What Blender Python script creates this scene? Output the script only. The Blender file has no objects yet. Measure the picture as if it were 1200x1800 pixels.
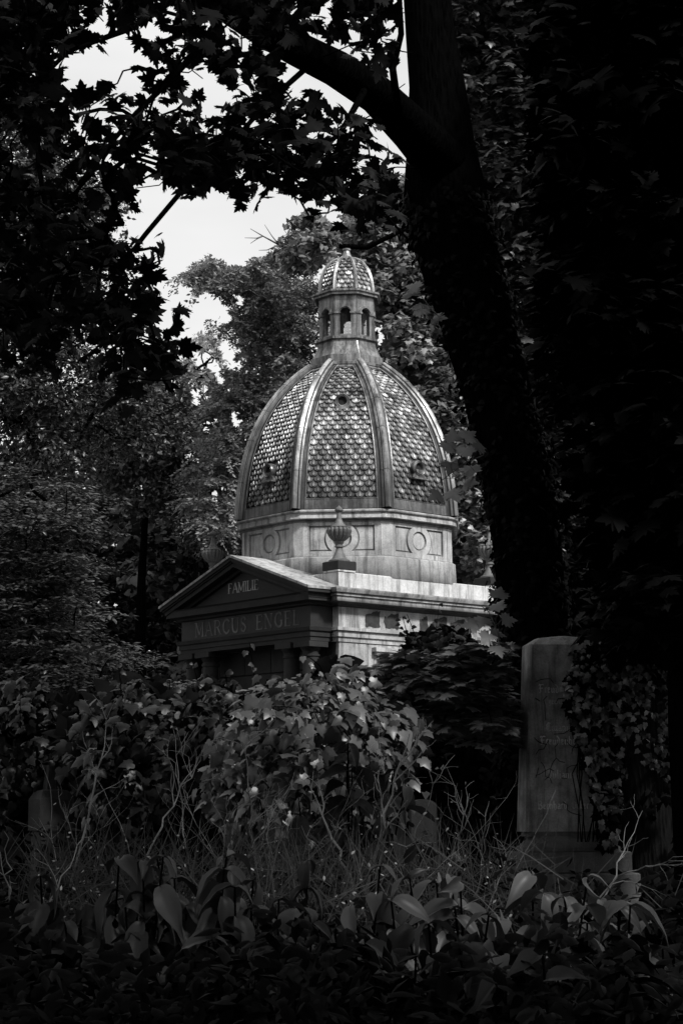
import bpy, math, random
import numpy as np
from mathutils import Vector, Matrix
SC = bpy.context.scene
COL = SC.collection
R = np.random.default_rng(7)
rad = math.radians
PI = math.pi

# ------------------------------------------------------------------ camera
EYE = np.array([0.0, 0.0, 1.6]); FPX = 3200.0
PIT, ROLL = rad(9.19), rad(0.42)
cp, sp, cr, sr = math.cos(PIT), math.sin(PIT), math.cos(ROLL), math.sin(ROLL)
AX_R = np.array([cr, sr*sp, -sr*cp])          # camera right in the world
AX_U = np.array([sr, -cr*sp, cr*cp])          # camera up
AX_F = np.array([0, cp, sp])
def proj(P):
    d = np.atleast_2d(P) - EYE
    z = np.maximum(d @ AX_F, 1e-3)
    return 600 + FPX*(d @ AX_R)/z, 900 - FPX*(d @ AX_U)/z, d @ AX_F
def at(px, py, Y):
    px, py, Y = np.broadcast_arrays(np.asarray(px, float), np.asarray(py, float), np.asarray(Y, float))
    d = AX_F + ((px-600)/FPX)[..., None]*AX_R + ((900-py)/FPX)[..., None]*AX_U
    return EYE + d*(Y/d[..., 1])[..., None]
def zat(X, Y, py):
    lo, hi = -5.0, 40.0
    for _ in range(50):
        m = (lo+hi)/2
        if proj(np.array([X, Y, m]))[1][0] > py: lo = m
        else: hi = m
    return lo
cam = bpy.data.objects.new('camera', bpy.data.cameras.new('camera')); COL.objects.link(cam)
cam.data.sensor_fit = 'VERTICAL'; cam.data.sensor_height = 36; cam.data.lens = 36*FPX/1800
cam.data.clip_start = 0.1; cam.data.clip_end = 600
M = Matrix(((AX_R[0], AX_U[0], -AX_F[0], 0), (AX_R[1], AX_U[1], -AX_F[1], 0), (AX_R[2], AX_U[2], -AX_F[2], 1.6), (0, 0, 0, 1)))
cam.matrix_world = M
SC.camera = cam
SC.view_settings.view_transform = 'Standard'; SC.view_settings.look = 'None'
SC.view_settings.exposure = 0; SC.view_settings.gamma = 1

# ------------------------------------------------------------------ node helpers / materials
def nt(mat):
    mat.use_nodes = True; t = mat.node_tree
    return t, t.nodes, t.links
def N(t, typ, **kw):
    n = t.nodes.new(typ)
    for k, v in kw.items():
        if k.startswith('i_'):
            key = k[2:]; key = int(key) if key.isdigit() else key.replace('_', ' ')
            n.inputs[key].default_value = v
        else: setattr(n, k, v)
    return n
def ramp(t, src, stops):
    n = t.nodes.new('ShaderNodeValToRGB'); t.links.new(src, n.inputs[0])
    e = n.color_ramp.elements
    while len(e) < len(stops): e.new(0.5)
    for el, (p, v) in zip(e, stops): el.position = p; el.color = (v, v, v, 1)
    return n.outputs[0]
def mul(t, a, b, op='MULTIPLY'):
    n = t.nodes.new('ShaderNodeMath'); n.operation = op
    for i, s in enumerate((a, b)):
        if isinstance(s, (int, float)): n.inputs[i].default_value = s
        else: t.links.new(s, n.inputs[i])
    return n.outputs[0]
def mix(t, f, a, b):
    n = t.nodes.new('ShaderNodeMix'); n.data_type = 'FLOAT'
    for i, s in ((0, f), (2, a), (3, b)):
        if isinstance(s, (int, float)): n.inputs[i].default_value = s
        else: t.links.new(s, n.inputs[i])
    return n.outputs[0]
def coords(t, scale=(1, 1, 1), kind='Object'):
    c = t.nodes.new('ShaderNodeTexCoord'); m = t.nodes.new('ShaderNodeMapping')
    m.inputs['Scale'].default_value = scale; t.links.new(c.outputs[kind], m.inputs[0]); return m.outputs[0]
def noise(t, vec, scale, detail=4, rough=.55):
    n = N(t, 'ShaderNodeTexNoise', i_Scale=scale, i_Detail=detail, i_Roughness=rough); t.links.new(vec, n.inputs['Vector']); return n.outputs['Fac']
def bump(t, h, strength=.3, dist=.02):
    n = N(t, 'ShaderNodeBump', i_Strength=strength, i_Distance=dist); t.links.new(h, n.inputs['Height']); return n.outputs[0]

def stone(name, lo, hi, streak=.6, speck=.5, rough=.85, top=None, dirt=.5):
    m = bpy.data.materials.new(name); t, nn, ll = nt(m); b = nn['Principled BSDF']
    v = coords(t); vs = coords(t, (9, 9, .8))
    big = noise(t, v, 1.3, 6); mid = noise(t, v, 7, 6, .7); fine = noise(t, v, 70, 3, .8); st = noise(t, vs, 1.0, 5, .7)
    base = mix(t, ramp(t, mid, [(.3, 0), (.7, 1)]), lo, hi)
    f1 = mix(t, speck, 1.0, ramp(t, fine, [(.3, .45), (.5, 1), (.7, 1.15)]))
    f2 = mix(t, streak, 1.0, ramp(t, st, [(.36, .18), (.52, 1)]))
    f3 = mix(t, dirt, 1.0, ramp(t, big, [(.38, .3), (.58, 1)]))
    wa = N(t, 'ShaderNodeAttribute', attribute_name='wear')  # painted shade: low values darken undersides and creases of the stone
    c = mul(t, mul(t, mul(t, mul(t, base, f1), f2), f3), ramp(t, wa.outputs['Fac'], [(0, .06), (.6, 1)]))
    ll.new(c, b.inputs['Base Color']); b.inputs['Roughness'].default_value = rough
    ll.new(bump(t, mul(t, fine, mid, 'ADD'), .5, .008), b.inputs['Normal'])
    return m
def metal_sheet(name, lo, hi, rough=(.25, .5), met=.75, scale=1.0, spec_var=1.0, zr=None):
    m = bpy.data.materials.new(name); t, nn, ll = nt(m); b = nn['Principled BSDF']
    v = coords(t); vs = coords(t, (14*scale, 14*scale, 1.2))
    st = noise(t, vs, 1.0, 6, .7); mid = noise(t, v, 3.2*scale, 5, .65); fine = noise(t, v, 40, 3, .7)
    k = mul(t, ramp(t, st, [(.42, 0), (.58, 1)]), .65); k = mul(t, k, mul(t, ramp(t, mid, [(.35, 0), (.65, 1)]), .5), 'ADD')
    k = mul(t, k, mix(t, .5, 1.0, ramp(t, fine, [(.35, .5), (.6, 1.2)])))
    at_ = N(t, 'ShaderNodeAttribute', attribute_name='rnd')
    k2 = mul(t, k, mix(t, spec_var, 1.0, ramp(t, at_.outputs['Fac'], [(0, .45), (.75, .9), (.93, 1.25), (1, 2.2)])))
    wr = N(t, 'ShaderNodeAttribute', attribute_name='wear')  # painted shade and highlight: grooves dark, crests bright
    wf = ramp(t, wr.outputs['Fac'], [(0, .03), (.6, 1), (1, 1.0)]); k2 = mul(t, k2, wf); k2 = mul(t, k2, ramp(t, wr.outputs['Fac'], [(.6, .62), (1, 1.0)]))
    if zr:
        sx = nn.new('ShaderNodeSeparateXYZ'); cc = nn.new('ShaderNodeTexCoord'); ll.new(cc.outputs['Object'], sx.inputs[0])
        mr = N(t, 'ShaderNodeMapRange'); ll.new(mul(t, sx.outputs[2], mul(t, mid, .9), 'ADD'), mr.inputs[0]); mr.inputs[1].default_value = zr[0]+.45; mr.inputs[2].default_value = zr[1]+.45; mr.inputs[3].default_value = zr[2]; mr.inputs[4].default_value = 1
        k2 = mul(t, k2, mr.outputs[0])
    ll.new(mul(t, mix(t, k2, lo, hi), mix(t, .8, 1.0, wf)), b.inputs['Base Color'])
    ll.new(mix(t, mid, rough[1], rough[0]), b.inputs['Roughness']); b.inputs['Metallic'].default_value = met
    ll.new(bump(t, mul(t, st, fine, 'ADD'), .25, .006), b.inputs['Normal'])
    return m
def leafmat(name, lo, hi, rough=.42, trans=.25, spec=.4, patch=(1.1, .35, 1.25)):
    m = bpy.data.materials.new(name); t, nn, ll = nt(m); b = nn['Principled BSDF']
    at_ = N(t, 'ShaderNodeAttribute', attribute_name='rnd')
    v = coords(t, kind='Object'); nz = noise(t, v, patch[0], 3)
    c = mix(t, at_.outputs['Fac'], lo, hi); c = mul(t, c, ramp(t, nz, [(.33, patch[1]), (.67, patch[2])]))
    ll.new(c, b.inputs['Base Color']); b.inputs['Roughness'].default_value = rough
    b.inputs['Specular IOR Level'].default_value = spec
    tr = nn.new('ShaderNodeBsdfTranslucent'); ll.new(mul(t, c, 1.3), tr.inputs[0])
    ms = nn.new('ShaderNodeMixShader'); ms.inputs[0].default_value = trans
    ll.new(b.outputs[0], ms.inputs[1]); ll.new(tr.outputs[0], ms.inputs[2]); ll.new(ms.outputs[0], nn['Material Output'].inputs[0])
    return m
def barkmat(name, lo, hi):
    m = bpy.data.materials.new(name); t, nn, ll = nt(m); b = nn['Principled BSDF']
    v = coords(t, (14, 14, 2.2)); n1 = noise(t, v, 1.6, 6, .7); w = N(t, 'ShaderNodeTexVoronoi', i_Scale=2.2); ll.new(v, w.inputs['Vector'])
    h = mul(t, n1, w.outputs['Distance'], 'ADD')
    ll.new(mix(t, ramp(t, h, [(.5, 0), (1.1, 1)]), lo, hi), b.inputs['Base Color']); b.inputs['Roughness'].default_value = 1.0; b.inputs['Specular IOR Level'].default_value = 0
    ll.new(bump(t, h, 1.0, .03), b.inputs['Normal'])
    return m
def plain(name, v, rough=.8, met=0, worn=False):
    m = bpy.data.materials.new(name); t, nn, ll = nt(m); b = nn['Principled BSDF']
    nz = noise(t, coords(t), 12, 4) if not worn else ramp(t, noise(t, coords(t), 5, 5, .7), [(.38, 0), (.62, 1)]); ll.new(mix(t, nz, v*(.6 if not worn else .45), v*1.4), b.inputs['Base Color'])
    b.inputs['Roughness'].default_value = rough; b.inputs['Metallic'].default_value = met
    return m

# ------------------------------------------------------------------ mesh helpers
class MB:
    def __init__(s): s.v = []; s.f = []; s.r = []; s.w = []
    def add(s, vs, fs, rnd=None, wear=None):
        o = len(s.v); s.v += [tuple(map(float, p)) for p in vs]; s.f += [tuple(i+o for i in f) for f in fs]
        s.r += [(.5 if rnd is None else rnd)]*len(vs); s.w += [.6]*len(vs) if wear is None else list(wear)
    def box(s, x0, x1, y0, y1, z0, z1, bev=0.0):
        if bev <= 0:
            s.add([(x, y, z) for z in (z0, z1) for y in (y0, y1) for x in (x0, x1)],
                  [(0, 2, 3, 1), (4, 5, 7, 6), (0, 1, 5, 4), (2, 6, 7, 3), (0, 4, 6, 2), (1, 3, 7, 5)]); return
        b = bev
        s.loft([rect(x0+b, x1-b, y0+b, y1-b, z0), rect(x0, x1, y0, y1, z0+b), rect(x0, x1, y0, y1, z1-b), rect(x0+b, x1-b, y0+b, y1-b, z1)])
    def loft(s, rings, close=True, caps=True, rnd=None, wear=None, rw=None):
        n = len(rings[0]); vs = [p for r in rings for p in r]; fs = []
        for i in range(len(rings)-1):
            for j in range(n if close else n-1):
                k = (j+1) % n; fs.append((i*n+j, i*n+k, (i+1)*n+k, (i+1)*n+j))
        if caps and close: fs.append(tuple(range(n-1, -1, -1))); fs.append(tuple(range((len(rings)-1)*n, len(rings)*n)))
        s.add(vs, fs, rnd, [w_ for w_ in rw for _ in range(n)] if rw is not None else (None if wear is None else list(wear)*len(rings)))
    def lathe(s, prof, c=(0, 0), n=24, mod=None, caps=True):
        s.loft([[(c[0]+r*(mod(a, r, z) if mod else 1)*math.cos(a), c[1]+r*(mod(a, r, z) if mod else 1)*math.sin(a), z) for a in [2*PI*i/n for i in range(n)]] for r, z in prof], caps=caps)
    def tube(s, pts, rr, n=6, caps=True, rnd=None):
        pts = [np.array(p, float) for p in pts]; rings = []; up = None
        for i, p in enumerate(pts):
            d = pts[min(i+1, len(pts)-1)]-pts[max(i-1, 0)]; d = d/(np.linalg.norm(d)+1e-9)
            if up is None: up = np.array([0, 0, 1.]) if abs(d[2]) < .9 else np.array([1., 0, 0])
            a = np.cross(d, up); a /= np.linalg.norm(a)+1e-9; b = np.cross(a, d); up = b
            r = rr[i] if hasattr(rr, '__len__') else rr
            rings.append([p+r*(math.cos(t)*a+math.sin(t)*b) for t in [2*PI*k/n for k in range(n)]])
        s.loft(rings, caps=caps, rnd=rnd)
    def build(s, name, mat, parent=None, smooth=False, **tags):
        me = bpy.data.meshes.new(name); me.from_pydata(s.v, [], s.f); me.materials.append(mat)
        a = me.attributes.new('rnd', 'FLOAT', 'POINT'); a.data.foreach_set('value', np.array(s.r, 'f'))
        a = me.attributes.new('wear', 'FLOAT', 'POINT'); a.data.foreach_set('value', np.array(s.w, 'f'))
        if smooth: me.polygons.foreach_set('use_smooth', [True]*len(me.polygons))
        me.update()
        return link(name, me, parent, **tags)
def rect(x0, x1, y0, y1, z): return [(x0, y0, z), (x1, y0, z), (x1, y1, z), (x0, y1, z)]
def link(name, data, parent=None, **tags):
    o = bpy.data.objects.new(name, data); COL.objects.link(o)
    if parent is not None: o.parent = parent
    for k, v in tags.items(): o[k] = v
    return o
def thing(name, label, cat, loc=(0, 0, 0), rz=0, group=None):
    o = bpy.data.objects.new(name, None); COL.objects.link(o); o.location = loc; o.rotation_euler = (0, 0, rz)
    o['label'] = label; o['category'] = cat
    if group: o['group'] = group
    o.empty_display_size = .1
    return o
def fill2d(loops, depth, place):
    """2-D outline with holes, extruded; place maps (u, v, w) to 3-D. Returns verts, faces"""
    cu = bpy.data.curves.new('outline', 'CURVE'); cu.dimensions = '2D'; cu.fill_mode = 'BOTH'; cu.extrude = depth/2
    for lp in loops:
        sp_ = cu.splines.new('POLY'); sp_.points.add(len(lp)-1); sp_.use_cyclic_u = True
        for p, (x, y) in zip(sp_.points, lp): p.co = (x, y, 0, 1)
    ob = bpy.data.objects.new('outline', cu); me = bpy.data.meshes.new_from_object(ob)
    vs = [place(v.co.x, v.co.y, v.co.z) for v in me.vertices]; fs = [tuple(p.vertices) for p in me.polygons]
    bpy.data.objects.remove(ob); bpy.data.curves.remove(cu); bpy.data.meshes.remove(me)
    return vs, fs
def wpos(L, az, c):   # building-local to world
    return np.array([c[0]+L[0]*math.cos(az)-L[1]*math.sin(az), c[1]+L[0]*math.sin(az)+L[1]*math.cos(az), c[2]+L[2]])
# ------------------------------------------------------------------ materials
m_stone = stone('pale_granite', .34, .56, .75, .8, dirt=.55)
m_wall = stone('wall_granite', .30, .52, .75, .7, dirt=.6)
m_attic = stone('attic_granite', .42, .64, .7, .6, dirt=.15)
m_dark = stone('sooty_granite', .007, .022, .3, .6, .85)  # near-black: soot plus the porch shade put into the colour
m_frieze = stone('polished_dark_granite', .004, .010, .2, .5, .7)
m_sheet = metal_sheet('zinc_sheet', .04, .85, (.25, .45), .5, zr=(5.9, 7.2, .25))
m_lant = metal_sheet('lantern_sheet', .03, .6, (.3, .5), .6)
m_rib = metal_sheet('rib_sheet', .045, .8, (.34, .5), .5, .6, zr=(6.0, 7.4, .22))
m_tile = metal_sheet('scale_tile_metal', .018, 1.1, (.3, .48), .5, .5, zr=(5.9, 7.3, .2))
m_base = metal_sheet('roof_under_sheet', .03, .09, (.4, .6), .5)
m_letter = plain('inscription_gilt', .085, .7, worn=True)
m_letter2 = plain('pediment_lettering', .26, .7, worn=True)
m_joint = stone('sooty_joint', .14, .26, .3, .6, .9)  # groove shade put into the colour behind the drum panels
m_black = plain('dark_void', .006, .9)
m_mesh = plain('wire_mesh', .03, .6, .3)

# ------------------------------------------------------------------ mausoleum
AZ = rad(41); CX = (614-600)/FPX*28*1.0; CY = 28.0
MC = np.array([0, CY, 0.0])
# put the axis at px 613 at the drum
MC[0] = at(613, 950, CY)[0]
def H(py, lx, ly):     # height of a photo row at a local plan point
    w = wpos((lx, ly, 0), AZ, MC); return zat(w[0], w[1], py)
maus = thing('mausoleum', 'domed granite mausoleum with pedimented porch reading FAMILIE MARCUS ENGEL among the trees', 'mausoleum', tuple(MC), AZ)

hb, q, p = 1.66, 1.53, 2.07
z_ct = H(1030, -2.25, -1.72)      # cornice top at the porch corner
z_cb = H(1053, -2.25, -1.72)
z_ft = H(1064, -p, -q); z_fb = H(1100, -p, -q); z_ab = H(1126, -p, -q); z_cap = H(1136, -p, -q)
def sq(h, hx=None): return h
# square moulded bands: profile of (offset, z)
def band(mb, x0, x1, y0, y1, prof, rw=None):
    mb.loft([rect(x0-o, x1+o, y0-o, y1+o, z) for o, z in prof], rw=rw)
wall = MB()
zs = [0.0]
blk = .36
# ashlar blocks on the main body: courses with joints
body_top = z_ab
core = MB(); band(core, -hb+.05, hb-.05, -hb+.05, hb-.05, [(0, 0), (0, body_top)])
z = body_top
fwall = MB()
ci = 0
while z > .1:
    z0 = max(z-blk, 0); off = (ci % 2)*.3
    for side in range(4):
        xs = [-hb]; x = -hb+.55-off
        while x < hb-.2: xs.append(x); x += .62
        xs.append(hb)
        for a, b in zip(xs[:-1], xs[1:]):
            ax, bx = a+.004, b-.004
            if side % 2 == 1: ax = max(ax, -hb+.062); bx = min(bx, hb-.062)
            r = []
            for d, zz, i in ((.06, z0+.006, 0), (0, z0+.018, 1), (0, z-.018, 1), (.06, z-.006, 0)):
                pass
            g = .008
            quad = [(ax, z0+.005), (bx, z0+.005), (bx, z-.005), (ax, z-.005)]
            inner = [(ax+g, z0+.005+g), (bx-g, z0+.005+g), (bx-g, z-.005-g), (ax+g, z-.005-g)]
            lim = hb-.03 if side % 2 == 0 else hb-.001
            def mp(u, w, o):
                P = (u, -(hb-.06)-o, w)
                for _ in range(side): P = (-P[1], P[0], P[2])
                return P
            rings = [[mp(u, w, .0) for u, w in quad], [mp(u, w, .05) for u, w in quad], [mp(u, w, .06) for u, w in inner]]
            (fwall if side == 3 else wall).loft(rings, caps=True, rw=[.6*min(1, max(.08, (z-1.9)/1.2))]*3)  # lower courses painted darker so no sunlit stone shows through the thicket
    z = z0; ci += 1
wall.build('ashlar_wall', m_wall, maus); fwall.build('porch_back_wall', m_dark, maus)  # porch recess shade painted: back wall in near-black granite
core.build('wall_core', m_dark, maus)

# entablature of the main block
arch = MB()
d = z_fb-z_ab
band(arch, -hb, hb, -hb, hb, [(0, z_ab), (.015, z_ab), (.015, z_ab+d*.30), (.015, z_ab+d*.33), (.04, z_ab+d*.34), (.04, z_ab+d*.68), (.04, z_ab+d*.71), (.075, z_ab+d*.76), (.075, z_ab+d*.97), (.0, z_fb)], [.1, .6, .6, 0, .6, .6, .05, .6, .6, .5])  # dark rings paint shade below each fascia
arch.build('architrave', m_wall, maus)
fr = MB(); band(fr, -hb, hb, -hb, hb, [(0, z_fb+.001), (0, z_ft), ]); fo = fr.build('frieze', m_wall, maus)
co = MB()
hc = z_ct-z_cb
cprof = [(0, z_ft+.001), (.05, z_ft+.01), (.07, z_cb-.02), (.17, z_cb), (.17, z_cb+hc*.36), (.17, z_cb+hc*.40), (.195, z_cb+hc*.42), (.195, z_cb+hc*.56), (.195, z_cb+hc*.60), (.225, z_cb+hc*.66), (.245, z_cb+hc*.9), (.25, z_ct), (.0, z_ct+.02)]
band(co, -hb, hb, -hb, hb, cprof, [.0, .02, .05, .1, .6, .05, .6, .6, .05, .5, .6, .6, .5])  # dark rings paint the shadow under the cornice steps
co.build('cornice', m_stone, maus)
# dark flaked patches on the side frieze (bare stone where the facing has come off)
m_patch = stone('flaked_granite', .010, .06, .3, .8, .9)
for (a, b, c0, c1) in ((.60, .90, .02, 1.0), (.98, 1.25, -.02, .97), (1.68, 1.83, .02, .95), (1.92, 2.22, .1, 1.0), (2.3, 2.6, .05, .95)):
    x0 = -hb+a-.1; x1 = -hb+b-.1; n = 9; pts = []
    for i in range(n): pts.append((x0+(x1-x0)*i/(n-1)+R.normal()*.008, z_fb+(z_ft-z_fb)*(.06+.1*R.random())))
    pts += [(x1+R.normal()*.015, z_fb+(z_ft-z_fb)*f_) for f_ in (.3, .5, .7)]
    tp_ = c1-.05; 
    for i in range(n): pts.append((x1-(x1-x0)*i/(n-1)*R.uniform(.97, 1.0)+R.normal()*.006, z_fb+(z_ft-z_fb)*(tp_-.35*(i/(n-1))**2*R.uniform(.4, 1)-.08*R.random())))
    pts += [(x0+R.normal()*.02, z_fb+(z_ft-z_fb)*f_) for f_ in (.45, .28)]
    vs, fs = fill2d([pts], .006, lambda u, v, w: (u, -hb-.0045+w, v)); pm = MB(); pm.add(vs, fs); pm.build('flaked_patch', m_patch, maus)
# side window hood on the wall
wh = MB(); hz = z_ab
wh.box(-hb+.62, hb-.55, -hb-.10, -hb-.002, hz-.115, hz-.055); wh.box(-hb+.66, hb-.59, -hb-.07, -hb-.002, hz-.16, hz-.116)
wh.build('side_niche_hood', m_wall, maus)
wn = MB(); wn.box(-hb+.72, hb-.65, -hb-.012, -hb-.003, 1.2, hz-.17); wn.build('side_niche', m_dark, maus)

# porch: entablature, pediment, roof
d1 = MB()
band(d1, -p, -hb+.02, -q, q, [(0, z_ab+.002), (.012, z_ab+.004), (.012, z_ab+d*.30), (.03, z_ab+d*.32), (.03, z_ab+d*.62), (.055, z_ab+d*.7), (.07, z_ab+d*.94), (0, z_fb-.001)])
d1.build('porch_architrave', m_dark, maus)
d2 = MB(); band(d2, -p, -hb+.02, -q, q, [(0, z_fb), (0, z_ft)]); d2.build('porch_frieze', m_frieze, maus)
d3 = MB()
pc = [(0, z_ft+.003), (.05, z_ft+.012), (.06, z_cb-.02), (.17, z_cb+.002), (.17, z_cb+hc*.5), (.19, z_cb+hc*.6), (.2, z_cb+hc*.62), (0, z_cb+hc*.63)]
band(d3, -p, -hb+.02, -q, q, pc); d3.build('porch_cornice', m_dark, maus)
# side return of the porch cornice (pale cyma seen from the side)
e = .24
zr0 = z_cb+hc*.64
za = H(977, -p-.22, 0)           # apex of the raking cornice
ht = za-z_ct
ye = q+e
x_f = -p-e; x_b = -1.5
# raking cornice: two sloped moulded beams, front face detail in steps
rk = MB()
def rake(side, x0, x1, t0, t1, oo):
    # slab between heights t0..t1 under the roof line, overhanging to y = q+oo
    s = side; Y0 = (q+oo)*s
    zz = lambda y: z_ct+ht*(1-abs(y)/ye)
    vs = [(x, y, zz(y)-t) for x in (x0, x1) for y, t in ((Y0, t0), (0.0, t0), (0.0, t1), (Y0, t1))]
    return vs, [(0, 1, 2, 3), (7, 6, 5, 4), (0, 4, 5, 1), (1, 5, 6, 2), (2, 6, 7, 3), (3, 7, 4, 0)]
for s in (-1, 1):
    rk.add(*rake(s, x_f, x_b+.02, .025, .075, e))
    rk.add(*rake(s, x_f+.025, x_b+.02, .0755, .10, e-.03))
    rk.add(*rake(s, x_f+.05, x_b+.02, .1005, .165, e-.06))
    rk.add(*rake(s, -p-.06, x_b+.02, .1655, .22, .06))
rk.build('raking_cornice', m_dark, maus)
rf = MB()
for s in (-1, 1): rf.add(*rake(s, x_f-.02, -1.1, -.012, .0245, e+.015))
rf.build('porch_roof', m_wall, maus)
# pale eaves mouldings along the porch sides
ev = MB()
for s in (-1, 1):
    y0, y1 = (q+.17, q+.235) if s > 0 else (-q-.235, -q-.17)
    ev = MB(); ev.box(x_f+.06, -hb-.25, min(y0, y1), max(y0, y1), zr0, z_ct-.06); ev.build('eaves_moulding', m_stone, maus)
ty = MB(); zt = lambda y: z_ct+ht*(1-abs(y)/ye)-.2
ty.loft([[(x, -q-.02, z_cb+hc*.6), (x, q+.02, z_cb+hc*.6), (x, q+.02, max(zt(q), z_cb+hc*.62)), (x, 0, zt(0)), (x, -q-.02, max(zt(q), z_cb+hc*.62))] for x in (-p-.0, -hb+.03)])
ty.build('tympanum', m_frieze, maus)

# ---- inscription strokes
CAPS = {
 'M': (1.05, [('t', [(.12, 0), (.12, 1)]), ('T', [(.12, 1), (.52, .12)]), ('t', [(.52, .12), (.92, 1)]), ('T', [(.92, 1), (.92, 0)]), ('s', (.12, 0)), ('s', (.92, 0)), ('s', (.1, 1)), ('s', (.94, 1))]),
 'A': (.9, [('t', [(.08, 0), (.45, 1)]), ('T', [(.45, 1), (.84, 0)]), ('t', [(.2, .36), (.68, .36)]), ('s', (.08, 0)), ('s', (.84, 0))]),
 'R': (.85, [('T', [(.15, 0), (.15, 1)]), ('t', [(.15, 1), (.45, 1), (.64, .92), (.7, .76), (.64, .6), (.45, .52), (.15, .52)]), ('T', [(.42, .52), (.78, 0)]), ('s', (.15, 0)), ('s', (.8, 0)), ('s', (.12, 1))]),
 'C': (.88, [('T', [(.78, .78), (.66, .94), (.46, 1), (.24, .9), (.11, .66), (.1, .38), (.22, .12), (.45, 0), (.66, .06), (.8, .22)])]),
 'U': (.9, [('T', [(.14, 1), (.14, .32), (.24, .07), (.46, 0), (.66, .07), (.76, .32)]), ('t', [(.76, .32), (.76, 1)]), ('s', (.14, 1)), ('s', (.76, 1))]),
 'S': (.68, [('T', [(.56, .8), (.48, .94), (.32, 1), (.15, .9), (.11, .74), (.22, .58), (.44, .46), (.57, .3), (.54, .12), (.36, 0), (.18, .05), (.08, .22)])]),
 'E': (.78, [('T', [(.15, 0), (.15, 1)]), ('t', [(.15, 1), (.66, 1), (.68, .84)]), ('t', [(.15, .52), (.52, .52)]), ('t', [(.15, 0), (.68, 0), (.72, .18)]), ('s', (.12, 0)), ('s', (.12, 1))]),
 'N': (.95, [('t', [(.14, 0), (.14, 1)]), ('T', [(.14, 1), (.8, 0)]), ('t', [(.8, 0), (.8, 1)]), ('s', (.14, 0)), ('s', (.1, 1)), ('s', (.8, 1))]),
 'G': (.92, [('T', [(.78, .8), (.66, .94), (.46, 1), (.24, .9), (.11, .66), (.1, .38), (.22, .12), (.45, 0), (.66, .04), (.78, .14)]), ('T', [(.78, .14), (.78, .42)]), ('s', (.76, .44))]),
 'L': (.72, [('T', [(.15, 0), (.15, 1)]), ('t', [(.15, 0), (.62, 0), (.66, .2)]), ('s', (.15, 1)), ('s', (.12, 0))]),
 'F': (.72, [('T', [(.15, 0), (.15, 1)]), ('t', [(.15, 1), (.62, 1), (.64, .84)]), ('t', [(.15, .52), (.5, .52)]), ('s', (.15, 0)), ('s', (.12, 1))]),
 'I': (.36, [('T', [(.18, 0), (.18, 1)]), ('s', (.18, 0)), ('s', (.18, 1))]),
 ' ': (.75, [])}
def b_min(n): return n
def bl(w, strokes): return (w, [('T', s) for s in strokes])
XH = .62
def stem(x, h=XH): return [(x-.05, h-.05), (x+.02, h-.14), (x, .14), (x+.07, .02)]
BLK = {
 'n': bl(.5, [stem(.1), stem(.36), [(.1, .5), (.3, .6)]]), 'm': bl(.72, [stem(.1), stem(.34), stem(.58), [(.1, .5), (.3, .6)], [(.34, .5), (.54, .6)]]),
 'u': bl(.5, [stem(.1), stem(.36), [(.12, .04), (.32, .1)]]), 'i': bl(.26, [stem(.12), [(.1, .8), (.14, .84)]]), 'r': bl(.34, [stem(.1), [(.12, .5), (.22, .62), (.28, .54)]]),
 'e': bl(.4, [stem(.1), [(.1, .58), (.26, .6), (.28, .42), (.12, .34)], [(.14, .04), (.3, .1)]]), 'd': bl(.46, [stem(.1), [(.02, .98), (.22, .84), (.34, .5), (.34, .14), (.16, .0)]]),
 'b': bl(.46, [[(.1, 1), (.1, .06), (.3, .02), (.36, .2), (.36, .46), (.22, .62), (.12, .5)]]), 'l': bl(.24, [[(.1, 1), (.1, .1), (.18, .02)]]),
 't': bl(.28, [[(.12, .8), (.12, .1), (.2, .02)], [(.04, .58), (.24, .58)]]), 'h': bl(.48, [[(.1, 1), (.1, .02)], [(.1, .5), (.28, .62), (.36, .46), (.36, .1), (.24, -.12)]]),
 'a': bl(.44, [stem(.34), [(.34, .56), (.14, .6)], [(.3, .36), (.1, .26), (.1, .08), (.26, .04)]]), 'o': bl(.42, [[(.2, .62), (.08, .46), (.08, .14), (.2, 0), (.34, .14), (.34, .46), (.2, .62)]]),
 'g': bl(.44, [[(.34, .6), (.12, .6), (.08, .2), (.2, .04), (.34, .12)], [(.34, .62), (.34, -.1), (.16, -.24), (.04, -.14)]]), 'c': bl(.34, [stem(.1), [(.12, .6), (.28, .58)], [(.14, .03), (.28, .1)]]),
 'k': bl(.42, [[(.1, 1), (.1, .02)], [(.1, .3), (.26, .56), (.3, .42), (.14, .32), (.34, .02)]]), 'w': bl(.7, [stem(.1), stem(.34), [(.58, .6), (.6, .14), (.4, .02), (.16, .02)]]),
 'F': bl(.66, [[(.5, .98), (.26, .9), (.18, .6), (.26, .1), (.06, .02)], [(.5, .98), (.62, .9)], [(.06, .52), (.5, .54)], [(.06, .8), (.1, .98), (.3, .9)]]),
 'E': bl(.66, [[(.52, .9), (.26, .98), (.1, .7), (.1, .25), (.3, .02), (.58, .12)], [(.1, .5), (.46, .56)], [(.34, .9), (.32, .14)]]),
 'J': bl(.56, [[(.06, .9), (.3, .98), (.46, .86), (.4, .3), (.28, -.04), (.06, -.02)], [(.2, .9), (.16, .5)]]),
 'B': bl(.64, [[(.12, .9), (.16, .1), (.06, .0)], [(.04, .84), (.3, .98), (.52, .84), (.4, .58), (.18, .52), (.5, .44), (.56, .16), (.36, 0), (.14, .06)]]),
 'O': bl(.66, [[(.36, .98), (.1, .8), (.08, .3), (.28, .02), (.54, .16), (.58, .66), (.36, .98)], [(.3, .86), (.28, .16)]]),
 ' ': (.5, [])}
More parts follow.
